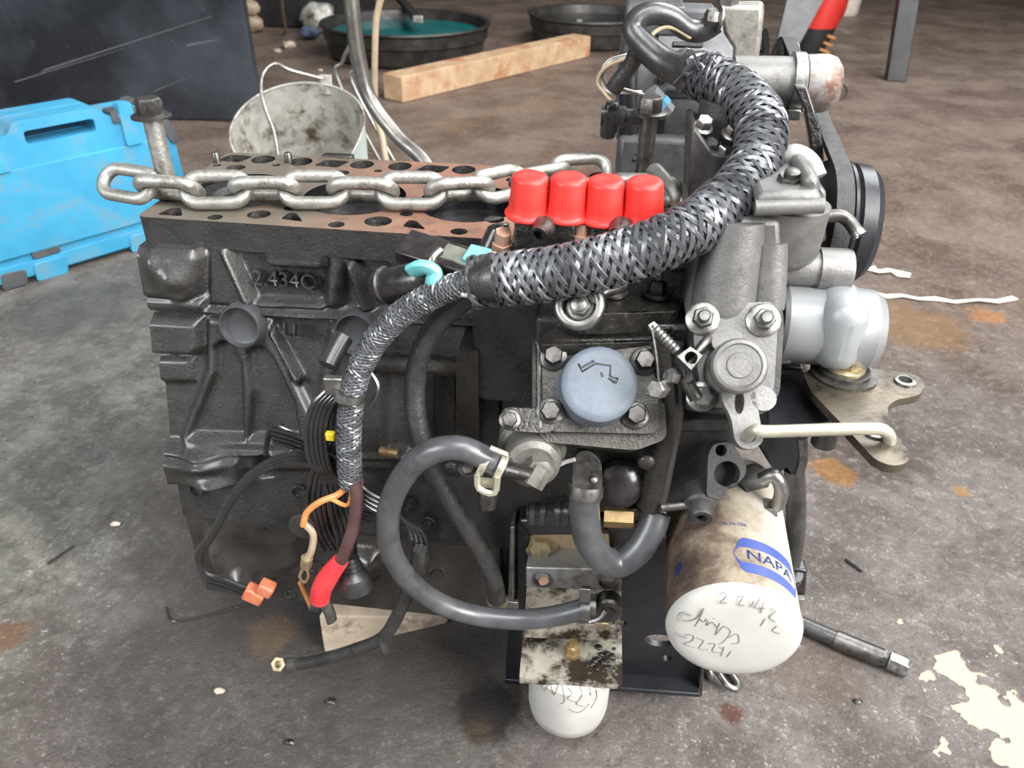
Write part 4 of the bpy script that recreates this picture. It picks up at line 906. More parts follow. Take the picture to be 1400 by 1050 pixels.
# ------------------------------------------------------------------ alternator, belt, pulley, elbow
ac = V(439, 296, 556); ALT = MB().lathe(V(372, ac.y, ac.z), (1, 0, 0), [(0, 40), (4, 58), (12, 66), (34, 68), (35, 70), (80, 71), (84, 70), (108, 65), (118, 52), (120, 18), (140, 12)], 44).build('alternator', 'altg', ENG, angle=30)
tag(ALT, 'dark grey alternator on the far side')
MB().prism([W(845, 85, 225), W(870, 70, 225), W(876, 240, 225), W(842, 236, 225)], (10, 120, 0)).build('rear_cover', 'blk', ALT, bevel=8)
MB().box(V(402, ac.y-20, ac.z+62), (56, 60, 26)).build('terminal_box', 'altg', ALT, bevel=4)
MB().box(V(440, ac.y-30, ac.z+64), (34, 46, 20)).build('regulator_box', 'greyp', ALT, bevel=3)
def onalt(px, py, r=71):
    d = ray(px, py); best = None; c = V(0, ac.y, ac.z)
    for k in range(4000):
        p = CAM+d*(500+k*.2)
        if (p.y-c.y)**2+(p.z-c.z)**2 < r*r: return p
    return W(px, py, ac.y-r)
for px, py, wx, wz in ((930, 128, 26, 8), (945, 75, 30, 6), (940, 62, 28, 5), (920, 198, 24, 9), (895, 190, 20, 5), (960, 92, 26, 6), (905, 168, 6, 22)):
    p = onalt(px, py, 70); n = (p-V(p.x, ac.y, ac.z)).normalized(); MB().box(p, (wx, 5, wz), V(0, -1, 0).rotation_difference(n).to_matrix()).build('vent_slot', 'hole', ALT, bevel=1)
for px, py in ((905, 105), (958, 160), (870, 215), (982, 130)):
    p = onalt(px, py, 71); n = (p-V(p.x, ac.y, ac.z)).normalized(); MB().hexhead(p, n, 5, 4, 7, 2).build('alternator_bolt', 'steeld', ALT)
MB().lathe(W(822, 158, 150), (1, 0, 0), [(0, 9), (20, 9), (22, 7), (34, 7)], 18).build('rubber_plug', 'rubber', ALT); MB().box(W(836, 160, 150), (12, 14, 26)).build('plug_bracket', 'blk', ALT, bevel=3)
MB().lathe(W(832, 168, 148), (0, -.3, 1), [(-12, 7), (10, 7)], 16).build('rubber_plug', 'rubber', ALT)
MB().box(V(425, 250, 492), (96, 60, 56)).build('mounting_foot', 'altg', ALT, bevel=6)
# pale bracket arm
MB().prism([W(a, b, 140) for a, b in ((984, 8), (1042, 8), (1043, 24), (1035, 92), (1000, 96), (1002, 66), (989, 46))], (6, 34, 0)).build('alternator_bracket', mat('pale_cast_bracket', (.26, .245, .22), (.34, .325, .29), 40, (.4, .55), .5, .2, 350, dirt=(.12, .11, .095), dscale=25), ALT, bevel=3)
MB().hexhead(W(984, 26, 136), V(-1, -.2, .1), 7, 9, 10, 2.5).build('bracket_bolt', 'steel', ALT)
MB().lathe(W(994, 6, 150), (0, 0, 1), [(0, 9), (8, 9), (9, 7)], 6).build('bracket_bolt', 'steel', ALT)
# belt round the two pulleys (plane x = 522)
BX = 534
ap = V(BX, 296, 556)
MB().lathe(V(BX-9, ap.y, ap.z), (1, 0, 0), [(0, 39), (3, 43), (6, 37), (12, 37), (15, 43), (18, 43), (19, 30), (19, 12), (26, 10)], 40).build('alternator_pulley', 'steeld', ALT, angle=25)
MB().lathe(V(BX-26, ap.y, ap.z), (1, 0, 0), [(0, 48), (4, 52), (6, 36)], 40).build('alternator_fan', 'blk', ALT, angle=25)
for k in range(10):
    a = 2*math.pi*k/10; MB().box(V(BX-28, ap.y+42*math.cos(a), ap.z+42*math.sin(a)), (10, 3, 18), Matrix.Rotation(-a+.9, 3, 'X')).build('fan_blade', 'steeld', ALT)
wp = X(1128, 304, BX); PUL = MB().lathe(V(BX-8, wp.y, wp.z), (1, 0, 0), [(0, 36), (3, 45), (7, 40), (12, 40), (16, 45), (18, 45), (20, 42), (22, 44), (32, 43), (37, 39), (39, 32), (40, 14), (40, .5)], 48).build('fan_pulley', 'blk', ENG, angle=28)
tag(PUL, 'glossy black fan pulley cup')
MB().hexhead(V(BX+32, wp.y, wp.z), (1, 0, 0), 6, 5, 9, 2, 3, 3).build('pulley_bolt', 'zinc', PUL)
def belt_loop(c1, r1, c2, r2, n=30):
    d = V(0, c2.y-c1.y, c2.z-c1.z); L0 = d.length; ang = math.atan2(d.z, d.y); al = math.acos((r1-r2)/L0); out = []
    for k in range(n+1): a = ang+al+(2*math.pi-2*al)*k/n; out.append((c1.y+r1*math.cos(a), c1.z+r1*math.sin(a)))
    for k in range(n+1): a = ang-al+2*al*k/n; out.append((c2.y+r2*math.cos(a), c2.z+r2*math.sin(a)))
    return out
b1, b2 = V(0, ap.y, ap.z), V(0, wp.y, wp.z)
o_, i_ = belt_loop(b1, 45, b2, 47), belt_loop(b1, 37, b2, 39); n = len(o_)
MB().loft([[V(BX-6, *p) for p in o_], [V(BX+6, *p) for p in o_], [V(BX+4, *p) for p in i_], [V(BX-4, *p) for p in i_], [V(BX-6, *p) for p in o_]], cap=False).build('drive_belt', 'belt', ENG, angle=50)
# tensioner strap seen beside the belt
st = MB().prism([W(a, b, 60) for a, b in ((1086, 118), (1104, 118), (1122, 175), (1130, 240), (1130, 262), (1112, 262), (1108, 200), (1100, 150))], (0, 10, 0)).build('tension_strap', 'castd', ENG, bevel=1.5)
# hose stub
e0 = W(1000, 112, 95); EL = MB().lathe(e0, V(1, 0, .02), [(0, 19), (44, 19), (45, 21), (52, 21), (53, 20)], 30).build('water_outlet', 'case', ENG, angle=30)
MB().lathe(e0+V(53, 0, 1), V(1, .02, .02), [(0, 20.5), (8, 21), (16, 21), (22, 19), (26, 14), (28, 6), (28.3, .3)], 30).build('rubber_end_cap', mat('rusty_end_cap', (.20, .195, .185), (.28, .27, .255), 25, (.4, .6), .3, .1, 300, dirt=(.12, .055, .035), dscale=22, dramp=(.5, .62)), EL, angle=40)
MB().lathe(e0+V(47, 0, 1), V(1, 0, 0), [(-4, 21.2), (-4, 22.4), (4, 22.4), (4, 21.2)], 30).build('clamp_band', 'steel', EL)
MB().box(e0+V(47, -14, -18), (10, 12, 8)).build('clamp_screw', 'steel', EL, bevel=1)
q = W(985, 175, 60); MB().lathe(q+V(0, 0, -50), V(0, 0, 1), [(0, 22), (30, 22), (32, 19), (70, 18)], 24).build('thermostat_neck', 'cased', ENG)
for px, py in ((968, 205), (988, 210), (1000, 185), (960, 175)): MB().hexhead(W(px, py, 34), V(.2, -.4, 1), 6, 6, 8, 2).build('neck_bolt', 'steel', EL)
MB().prism([W(a, b, 20) for a, b in ((945, 178), (952, 176), (975, 210), (1005, 215), (1010, 300), (940, 300))], (0, 60, 0)).build('thermostat_housing', 'cased', ENG, bevel=3)
MB().prism([W(934, 292, -28), W(1003, 228, -10), W(1008, 236, -10), W(940, 300, -28)], (0, 8, 0)).build('thin_bracket', 'castb', CASE, bevel=1)
MB().tube([W(1128, 296, -20), W(1148, 295, -20), W(1160, 302, -22), W(1172, 318, -28)], 4.6, 12, 6, cap=False).build('breather_pipe', 'steeld', CASE)
MB().lathe(W(1170, 315, -27), W(1174, 321, -29)-W(1170, 315, -27), [(0, 4.4), (4, 5.2), (4.6, 5.2), (4.6, 3.2), (1, 3.0), (1, .3)], 18).build('pipe_mouth', 'steel', CASE)

# ------------------------------------------------------------------ oil filter
f0 = V(489, -20, 283); fd = V(-.04, -1, -.02).normalized(); FLN = 148.0; FR = 47.5
def filter_mat():
    m, nt, N, L, b = node_mat('grimy_white_filter')
    tc = N.new('ShaderNodeTexCoord')
    n = N.new('ShaderNodeTexNoise'); n.inputs['Scale'].default_value = 38; n.inputs['Detail'].default_value = 9; n.inputs['Roughness'].default_value = .72; L.new(tc.outputs['Object'], n.inputs['Vector'])
    n2 = N.new('ShaderNodeTexNoise'); n2.inputs['Scale'].default_value = 11; n2.inputs['Detail'].default_value = 4; L.new(tc.outputs['Object'], n2.inputs['Vector'])
    sep = N.new('ShaderNodeSeparateXYZ'); L.new(tc.outputs['Object'], sep.inputs[0])
    g = N.new('ShaderNodeMath'); g.operation = 'MULTIPLY_ADD'; L.new(sep.outputs['X'], g.inputs[0]); g.inputs[1].default_value = -6.0; L.new(n.outputs['Fac'], g.inputs[2])
    g2 = N.new('ShaderNodeMath'); g2.operation = 'MULTIPLY_ADD'; L.new(n2.outputs['Fac'], g2.inputs[0]); g2.inputs[1].default_value = .6; L.new(g.outputs[0], g2.inputs[2])
    r = N.new('ShaderNodeMapRange'); r.inputs['From Min'].default_value = .52; r.inputs['From Max'].default_value = 1.12; L.new(g2.outputs[0], r.inputs['Value'])
    cr = N.new('ShaderNodeValToRGB'); L.new(r.outputs[0], cr.inputs['Fac']); e = cr.color_ramp.elements
    e[0].position = 0; e[0].color = (.44, .415, .36, 1); e[1].position = 1; e[1].color = (.055, .038, .030, 1)
    x = e.new(.45); x.color = (.30, .255, .19, 1); x = e.new(.7); x.color = (.14, .10, .075, 1)
    L.new(cr.outputs['Color'], b.inputs['Base Color']); b.inputs['Roughness'].default_value = .45
    return m
OF = MB().lathe(f0, fd, [(0, 41), (3, 46), (7, FR), (FLN-14, FR), (FLN-10, FR+.6), (FLN-7, FR+.4)], 56).build('oil_filter', filter_mat(), ENG, angle=40)
tag(OF, 'grimy white spin-on oil filter with blue print and handwriting on its end')
fe = f0+fd*(FLN-7)
MB().lathe(fe, fd, [(-3, FR-.2), (0, FR+.3), (3, FR-.6), (6, FR-3), (8, FR-8), (9, FR-16), (9.2, .4)], 56).build('filter_end', 'white', OF, angle=50)
MB().lathe(f0-fd*10, fd, [(0, 34), (10, 36)], 40).build('filter_head', 'cased', ENG)
MB().lathe(f0+fd*2, fd, [(0, 45), (1.5, 48.4), (3.5, 48.4), (5, 46)], 48).build('filter_gasket', 'white', OF)
class CYL:
    def __init__(s, o, d, r): s.o, s.d, s.r = Vector(o), Vector(d).normalized(), r
    def hit(s, px, py, lift=.3):
        d = ray(px, py); dp = d-s.d*d.dot(s.d); w_ = CAM-s.o; wp_ = w_-s.d*w_.dot(s.d); r = s.r+lift
        A, B_, C_ = dp.dot(dp), 2*dp.dot(wp_), wp_.dot(wp_)-r*r; D = B_*B_-4*A*C_
        t = (-B_-math.sqrt(max(D, 0)))/(2*A); return CAM+d*t
FCY = CYL(f0, fd, FR)
ep = PL(fe+fd*9.2, 0); ep.n = fd; ep.ux = V(0, 0, 1).cross(fd).normalized(); ep.uy = fd.cross(ep.ux)
def ink(polys, pl, out, wd, parent, name='handwriting', mtl='ink'):
    mb = MB()
    for q in polys: mb.tube([pl.pt(a, b, out) for a, b in q], wd, 5, 4)
    return mb.build(name, mtl, parent, angle=80)
ink([[(945, 842), (932, 837), (927, 844), (938, 849), (952, 845), (962, 832), (955, 848), (950, 856)], [(957, 846), (962, 850), (966, 846)], [(968, 848), (966, 855), (974, 850), (980, 858)], [(976, 845), (977, 846)], [(984, 852), (978, 868), (990, 856), (999, 864), (988, 878), (982, 880)], [(996, 872), (1008, 866), (1010, 878), (1000, 880)]], ep, 0, .38, OF)
ink([[(918, 862), (926, 868), (940, 872)], [(936, 868), (948, 868), (946, 876), (936, 880), (950, 884)], [(952, 872), (962, 876), (956, 886), (968, 888)], [(968, 880), (978, 880), (974, 890), (986, 892)], [(984, 884), (990, 888)], [(990, 884), (986, 897)], [(1000, 890), (994, 898)]], ep, 0, .38, OF)
ink([[(984, 812), (990, 810), (992, 816), (984, 824), (994, 824)], [(1008, 816), (1016, 816), (1010, 826), (1018, 828)], [(1030, 822), (1026, 830)], [(1040, 818), (1032, 830), (1046, 832)], [(1044, 824), (1040, 838)], [(1054, 832), (1060, 836), (1052, 844), (1060, 850)], [(1046, 846), (1040, 856)], [(1062, 856), (1056, 862), (1066, 866)]], ep, 0, .32, OF)
# blue print on the barrel: a framed name, wrapped on the curve
def wrap(pts2d, c_px, c_py, ux_px, scale, lift):
    """print flat millimetre coordinates onto the barrel: u along the axis direction, v round it"""
    c = FCY.hit(c_px, c_py); t0 = (c-f0).dot(fd); rad = (c-f0-fd*t0).normalized(); e2 = fd.cross(rad)
    out = []
    for u, v in pts2d:
        a = u/FR; p = f0+fd*(t0+v)+(rad*math.cos(a)+e2*math.sin(a))*(FR+lift); out.append(p)
    return out
def decal(poly2d, holes, lift, mtl, name, cpx=(1056, 768)):
    vs, fs = plate2d(poly2d, holes, .3)
    mb = MB(); P2 = wrap([(v.x, v.y) for v in vs], *cpx, None, 1, lift)
    nn = [(p-f0-fd*((p-f0).dot(fd))).normalized() for p in P2]
    mb.add([p+n_*v.z for p, n_, v in zip(P2, nn, vs)], fs); return mb.build(name, mtl, OF, angle=60)
def dense(pl, k=6):
    out = []
    for i in range(len(pl)):
        a, b_ = pl[i], pl[(i+1) % len(pl)]
        for j in range(k): out.append((a[0]+(b_[0]-a[0])*j/k, a[1]+(b_[1]-a[1])*j/k))
    return out
hexo = [(-23, -15), (23, -15), (29, 1.5), (23, 18), (-23, 18), (-29, 1.5)]
hexi = [(-22, -7), (22, -7), (26, 1.5), (22, 10), (-22, 10), (-26, 1.5)]
def band(u0, u1, f0_, f1_, mtl, name, n=22):
    mb = MB(); us = [u0+(u1-u0)*k/n for k in range(n+1)]
    lo = wrap([(u, f0_(u)) for u in us], 1056, 768, None, 1, .32); hi = wrap([(u, f1_(u)) for u in us], 1056, 768, None, 1, .32)
    lo2 = wrap([(u, f0_(u)) for u in us], 1056, 768, None, 1, -.2); hi2 = wrap([(u, f1_(u)) for u in us], 1056, 768, None, 1, -.2)
    mb.loft([lo, hi, hi2, lo2, lo], cap=False)
    mb.f = [f for f in mb.f if abs((f[0] % (n+1))-(f[1] % (n+1))) == 1]
    return mb.build(name, mtl, OF, angle=60)
hw = lambda u, a_, e_: a_*max(0, min(1, (29-abs(u))/6))+e_*0
band(-29, 29, lambda u: 1.5+min(7.5, hw(u, 16.5, 0)*.62), lambda u: 1.5+hw(u, 16.5, 0), 'bluep', 'logo_band')
band(-29, 29, lambda u: 1.5-hw(u, 16.5, 0), lambda u: 1.5-min(7.5, hw(u, 16.5, 0)*.62), 'bluep', 'logo_band')
vs, fs = text_mesh('NAPA', 13.5, .3)
sgn = -1
P2 = wrap([(-v.x*1.15, -v.y*.95+1.5) for v in vs], 1056, 768, None, 1, .35)
MB().add([p for p in P2], fs).build('logo_lettering', 'bluep', OF, angle=60)
vs, fs = text_mesh('OIL FILTER', 4.2, .2)
MB().add(wrap([(-v.x, -v.y) for v in vs], 1002, 716, None, 1, .3), fs).build('small_print', 'bluep', OF, angle=60)
decal(circ(0, 0, 4.2, 20, 6), [], .3, 'navy', 'blue_dot', (927, 777))
vs, fs = text_mesh('1334', 9, .2)
MB().add(wrap([(-v.x, -v.y) for v in vs], 910, 748, None, 1, .3), fs).build('side_print', 'ink', OF, angle=60)

# ------------------------------------------------------------------ black foot plate, filter bracket and fuel filter
FT = yplate([(690, 931), (704, 728), (720, 712), (884, 706), (912, 740), (962, 878), (956, 950)], -22, 7, 'foot_plate', 'blk', ENG, r=4, holes=[(902, 876, 15, 9), (912, 900, 5.5, 4.5), (853, 852, 3)], bevel=1)
tag(FT, 'black painted steel foot plate')
MB().prism([W(690, 929, -40), W(957, 949, -40), W(957, 954, -40), W(690, 935, -40)], (0, 22, 0)).build('plate_lip', 'blk', FT, bevel=1)
MB().prism([W(962, 878, -34), W(966, 880, -34), W(960, 953, -34), W(954, 952, -34)], (0, 18, 0)).build('plate_edge', 'steeld', FT, bevel=1)
MB().prism([W(697, 722, -66), W(703, 720, -66), W(702, 826, -66), W(694, 828, -66)], (0, 42, 0)).build('plate_web', 'steel', FT, bevel=.8)
MB().prism([W(704, 716, -58), W(724, 712, -58), W(722, 930, -40), W(706, 932, -40)], (0, 34, 0)).build('plate_column', 'blk', FT, bevel=3)
MB().prism([W(706, 712, -62), W(826, 706, -62), W(826, 732, -62), W(722, 734, -62)], (0, 30, 0)).build('plate_top_rail', 'blk', FT, bevel=4)
TB = yplate([(720, 732), (832, 730), (836, 778), (720, 778)], -52, 6, 'tan_bracket', 'brass', ENG, r=2, holes=[(797, 772, 12)], bevel=.8)
TB.data.materials[0] = mat('tan_zinc_plate', (.42, .31, .18), (.52, .40, .25), 30, (.42, .55), .5, .05, 300, dirt=(.15, .10, .06), dscale=22)
MB().hexhead(W(740, 746, -52), V(0, -1, .35), 10.5, 8, 15, 2.5).build('bracket_bolt', 'zinc', TB)
GB = MB().prism([W(719, 776, -76), W(852, 780, -76), W(850, 806, -76), W(719, 804, -76)], (0, 30, 0)).build('filter_arm', 'greasy', ENG, bevel=1.5)
GB.data.materials[0] = mat('grey_zinc_arm', (.26, .26, .255), (.36, .355, .345), 40, (.3, .45), .6, .1, 300, dirt=(.10, .07, .045), dscale=30)
for px, py in ((741, 791), (830, 793)): MB().lathe(W(px, py, -76.5), V(0, -1, .25), [(-4, 8.5), (1, 8.5), (1.4, 7), (-1, 6), (-1, .4)], 22).build('arm_hole', 'steeld', GB)
MB().lathe(W(744, 794, -76), V(0, -1, .25), [(-2, 5), (1.5, 5)], 6).build('arm_bolt', 'pinkish', GB)
yplate([(720, 803), (850, 806), (846, 872), (716, 866)], -62, 8, 'filter_back_plate', 'greasy', ENG, r=1, bevel=1)
HP = zplate([(716, 858), (850, 864), (851, 934), (710, 926)], 121, 9, 'filter_head_plate', 'greasy', ENG, r=2, bevel=1.2)
tag(HP, 'greasy pale filter head plate with brown sludge')
MB().prism([W(716, 850, -68), W(850, 856, -68), W(850, 878, -68), W(716, 872, -68)], (0, 8, 0)).build('plate_upstand', 'greasy', HP, bevel=1)
random.seed(3)
for k in range(16):
    q = Z(808+random.random()*36, 884+random.random()*30, 122); MB().ball(q, 1.6+random.random()*2.2, (1, 1, .6), 8, 5).build('sludge_crumb', 'castd', HP, angle=80)
q = Z(782, 894, 122); MB().lathe(q, (0, 0, 1), [(0, 8), (4, 8), (4, 6.5), (12, 6), (13, 4), (18, 4)], 6).build('bleed_screw', 'brass', HP)
FF = MB().lathe(V(371, -74, 113), (0, 0, -1), [(0, 34), (2, 38.5), (6, 39), (58, 39), (70, 37), (77, 31), (80, 22), (81, .4)], 44).build('fuel_filter', 'white', ENG, angle=45)
tag(FF, 'small white fuel filter canister hanging below the greasy plate')
FFC = CYL(V(371, -74, 0), V(0, 0, 1), 39)
mb = MB()
for pl in ([(752, 930), (757, 950), (764, 934)], [(768, 936), (772, 958), (766, 962)], [(776, 940), (782, 948), (776, 955), (788, 960)], [(790, 934), (796, 950), (788, 962), (798, 966)], [(804, 936), (808, 950)], [(812, 930), (816, 952), (808, 968)], [(778, 970), (792, 974), (806, 962)], [(738, 935), (744, 944), (750, 932)]):
    mb.tube([FFC.hit(a, b_) for a, b_ in pl], .36, 5, 4)
mb.build('handwriting', 'ink', FF, angle=80)
# hose union at the arm
MB().lathe(W(832, 830, -86), V(0, -1, .2), [(-8, 12), (5, 12), (7, 10), (7, 5), (9, 5)], 20).build('banjo_union', 'steeld', ENG)
MB().box(W(824, 852, -92), (12, 8, 8)).build('union_foot', 'zinc', ENG, bevel=1)

# ------------------------------------------------------------------ hoses on the engine
def clampring(p, ax, r, mtl='steel', parent=None, w_=7):
    c = MB().lathe(p, ax, [(-w_/2, r), (-w_/2, r+1.2), (w_/2, r+1.2), (w_/2, r)], 26).build('hose_clamp', mtl, parent); return c
hs = [W(684, 640, -122), W(662, 626, -126), W(630, 613, -128), W(596, 616, -128), W(564, 636, -126), W(540, 672, -124), W(530, 712, -122), W(536, 756, -118), W(560, 794, -112), W(600, 824, -106), W(650, 841, -100), W(710, 847, -96), W(760, 842, -94), W(806, 830, -92)]
H1 = hose('rubber_hose', hs, 9.0, 'hose', ENG, 18); tag(H1, 'grey looped rubber fuel hose')
clampring(W(802, 831, -92), V(1, 0, .15), 9.2, 'steel', H1, 8); clampring(W(812, 828, -91), V(1, 0, .15), 8.4, 'steel', H1, 5)
MB().box(W(800, 812, -100), (9, 5, 16)).build('clamp_tail', 'steel', H1, bevel=1); MB().tube([W(806, 850, -100), W(820, 845, -100), W(828, 834, -98)], 2, 6, 4).build('clamp_tail', 'steel', H1)
hs = [W(660, 392, -70), W(632, 412, -66), W(600, 440, -66), W(576, 480, -70), W(567, 530, -74), W(572, 582, -82), W(590, 640, -88), W(620, 694, -88), W(652, 744, -82), W(672, 784, -78), W(681, 822, -76)]
H2 = hose('rubber_hose', hs, 8.0, 'tape', ENG, 14); tag(H2, 'black rubber hose running down behind the grey loop')
clampring(W(680, 822, -76), W(681, 826, -76)-W(678, 806, -76), 8.3, 'zinc', H2, 4)
MB().box(W(700, 826, -74), (12, 5, 10)).build('clamp_tail', 'steel', H2, bevel=1)
hs = [W(800, 668, -108), W(799, 700, -112), W(804, 735, -112), W(822, 763, -110), W(846, 770, -106), W(872, 752, -100), W(890, 724, -92), W(898, 700, -84)]
H3 = hose('rubber_hose', hs, 11.5, 'hose', ENG, 20); tag(H3, 'thick grey U-shaped water hose')
# vertical loom behind the oil filter
H4 = hose('rubber_hose', [W(1086, 640, -30), W(1088, 690, -30), W(1086, 740, -34), W(1078, 784, -36)], 8.5, 'tape', ENG, 12)
t = MB().prism([W(a, b_, -44) for a, b_ in ((1076, 778), (1104, 780), (1102, 812), (1094, 838), (1078, 836), (1072, 800))], (0, 14, 0)).build('loom_connector', 'conn', ENG, bevel=2)
MB().lathe(W(1078, 786, -46), V(0, 0, 1), [(-3, 12), (3, 12)], 18).build('connector_collar', 'castd', t); MB().box(W(1090, 822, -48), (10, 6, 12)).build('connector_tab', 'olive', t, bevel=1)

# ------------------------------------------------------------------ two long bolts and the lifting chain
def long_bolt(px, py, top, label):
    b0 = Z(px, py, DECK); b0.z = DECK-15; L0 = top-b0.z
    t = thing('lifting_bolt', label, 'bolt', V(b0.x, b0.y, DECK), 'lifting bolts in the deck')
    MB().lathe(b0, (0, 0, 1), [(0, 7.5), (L0-4, 7.5)], 22).build('shank', 'steeld' if px > 500 else 'chain', t)
    for k in range(5): MB().lathe(b0+V(0, 0, 12+k*2.4), (0, 0, 1), [(0, 7.6), (1.2, 8.4), (2.4, 7.6)], 20).build('thread', 'steel', t)
    MB().hexhead(V(b0.x, b0.y, top-6), (0, 0, 1), 10.5, 12, 15.5, 3).build('hex_head', 'steeld', t)
long_bolt(233, 268, 571, 'long plain steel bolt through the left end of the chain on the deck')
rb = Z(878, 246, DECK); long_bolt(878, 250, 566, 'long steel bolt standing in the deck behind the red caps')
CH = thing('lifting_chain', 'galvanised steel lifting chain lying along the block deck', 'chain', V(180, 90, DECK))
def link(c, ax, nrm, L=60, Wd=34, d=5.3, mtl='chain', parent=None, name='link', key={}):
    ax = Vector(ax).normalized(); nrm = Vector(nrm); nrm = (nrm-ax*nrm.dot(ax)).normalized(); sd = ax.cross(nrm)
    R = Wd/2-d; hl = L/2-Wd/2; pts = []
    for k in range(13): a = -math.pi/2+math.pi*k/12; pts.append((hl+R*math.cos(a), R*math.sin(a)))
    for k in range(13): a = math.pi/2+math.pi*k/12; pts.append((-hl+R*math.cos(a), R*math.sin(a)))
    pts.append(pts[0]); seg = 12; rings = []
    for k, (u, v) in enumerate(pts):
        q = pts[min(k+1, len(pts)-1)] if k < len(pts)-1 else pts[1]; p = pts[k-1] if k else pts[-2]
        t_ = (ax*(q[0]-p[0])+sd*(q[1]-p[1])).normalized(); o2 = t_.cross(nrm); c0 = Vector(c)+ax*u+sd*v
        rings.append([c0+(o2*math.cos(2*math.pi*i/seg)+nrm*math.sin(2*math.pi*i/seg))*d for i in range(seg)])
    return MB().loft(rings, cap=False).build(name, mtl, parent, angle=60)
cp = [Z(150, 250, 512), Z(235, 262, 512), Z(340, 262, 513), Z(450, 262, 513), Z(560, 264, 513), Z(650, 262, 513), Z(720, 247, 512), Z(790, 236, 512), Z(850, 236, 512)]
cpath = resample(spline(cp, 20), 39.5)
for k in range(len(cpath)-1):
    a, b_ = cpath[k], cpath[k+1]; c = (a+b_)/2; up_ = V(0, -.82 if k % 2 == 0 else .80, 1)
    link(c+V(0, 0, 2), b_-a, V(0, (.72 if k % 2 else -.72), .7), parent=CH)
for c, ax, nr in ((Z(880, 252, 514), V(1, -.25, .1), V(.1, .6, .8)), (Z(908, 262, 516), V(.45, -1, -.2), V(.9, .4, .2)), (Z(932, 276, 508), V(.7, -.8, -.3), V(.2, .5, .8)), (Z(946, 292, 506), V(.9, -.4, -.1), V(.7, .6, .5))):
    link(c, ax, nr, mtl='chain', parent=CH)
# loose links on the floor by the foot plate
LK = thing('chain_piece', 'short pair of steel chain links on the floor below the oil filter', 'chain', Z(985, 922, 0))
link(Z(992, 922, 8), V(.45, -.9, .0), V(.3, .2, 1), 44, 24, 3.6, 'steel', LK); link(Z(966, 908, 12), V(.2, -1, .1), V(1, .1, .3), 40, 24, 3.6, 'steel', LK)
# timber wedge under the block
A, B = Z(443, 893, 0), Z(612, 853, 0); A.z = B.z = .5; k = V(12, 75, 0)
WD = MB().add([A, B, B+V(0, 0, 9), A+V(2, 0, 62), A+k, B+k, B+k+V(0, 0, 28), A+k+V(0, 0, 66)], [(0, 1, 2, 3), (4, 7, 6, 5), (0, 4, 5, 1), (3, 2, 6, 7), (0, 3, 7, 4), (1, 5, 6, 2)]).build('timber_wedge', 'woodg', bevel=2)
tag(WD, 'weathered timber wedge on the floor under the front of the block', 'wedge')
# black hose with a steel nut lying on the floor
p0, p1, p2 = Z(1060, 838, 11), Z(1150, 877, 11), Z(1206, 900, 11)
FH = thing('floor_hose', 'black hydraulic hose end with steel nut lying right of the oil filter', 'hose', V(p1.x, p1.y, 0)); d = (p2-p0).normalized(); d.z = 0
MB().tube([p0-d*40, p0, p1], 9.5, 14, 6).build('hose_body', 'tape', FH)
MB().tube([p1-d*6, p1, p2], 11, 16, 2).build('hose_ferrule', 'steeld', FH); MB().lathe(p2-d*10, d, [(0, 10), (10, 10.5), (14, 9)], 6).build('ferrule_hex', 'steeld', FH)
MB().lathe(p2+d*6, d, [(0, 11.5), (18, 11.5), (21, 9.5), (21, 6), (10, 5)], 6).build('hose_nut', 'steel', FH, bevel=.8)

# ------------------------------------------------------------------ wiring harness
HW = [W(646, 386, -84), W(680, 382, -84), W(740, 376, -86), W(800, 365, -86), W(860, 349, -82), W(915, 328, -74), W(965, 300, -58), W(1008, 262, -34), W(1036, 215, -4), W(1040, 170, 26), W(1018, 136, 52), W(985, 114, 72), W(950, 100, 88)]
HAR = thing('wiring_harness', 'thick braided black wiring harness draped over the engine', 'wiring harness', W(860, 349, -82))
MB().tube(HW, 16.3, 20, 8).build('sleeve_core', 'tape', HAR)
braid('braided_sleeve', HW, 17.2, 46, 8, 4, 1.5, .72, HAR)
hoseend = [W(962, 106, 82), W(935, 98, 96), W(908, 86, 108), W(884, 66, 116), W(866, 44, 122), W(872, 26, 126), W(893, 18, 130), W(918, 24, 134), W(940, 40, 138), W(960, 42, 140), W(980, 30, 140)]
MB().tube(hoseend, lambda t: 13.5-4.8*min(1, t*2.2), 18, 8).build('alternator_cable_boot', 'rubber', HAR)
MB().tube([W(975, 112, 80), W(955, 103, 86), W(938, 98, 94)], lambda t: 18.2-3*t, 18, 6).build('tape_wrap', 'tape', HAR)
random.seed(5); mb = MB()
for k in range(16):
    a = W(930+random.random()*40, 84+random.random()*26, 70); b_ = a+V(random.uniform(-16, 16), random.uniform(-8, 8), random.uniform(-9, 9)); mb.tube([a, (a+b_)/2+V(0, -3, 5), b_], .7, 4, 4)
o = mb.build('frayed_ends', 'braid', HAR, angle=80); tag(o, kind='stuff')
MB().tube([W(880, 62, 112), W(898, 42, 124), W(918, 38, 128), W(944, 52, 132)], 1.6, 8, 6).build('tan_wire', 'tan', HAR)
MB().tube([W(872, 68, 118), W(862, 90, 122), W(845, 112, 126), W(838, 122, 128)], 7, 10, 6).build('branch_sleeve', 'tape', HAR)
for k, (c, pts) in enumerate((('white', [(862, 74), (832, 84), (822, 104), (828, 124), (850, 126), (878, 126)]), ('steel', [(866, 76), (838, 82), (826, 98), (832, 118), (852, 122), (880, 130)]), ('tan', [(860, 78), (828, 92), (816, 112), (826, 128), (838, 142)]))):
    MB().tube([W(a, b_, 176-k*2) for a, b_ in pts], 1.7, 8, 6).build('thin_wire', c, HAR)
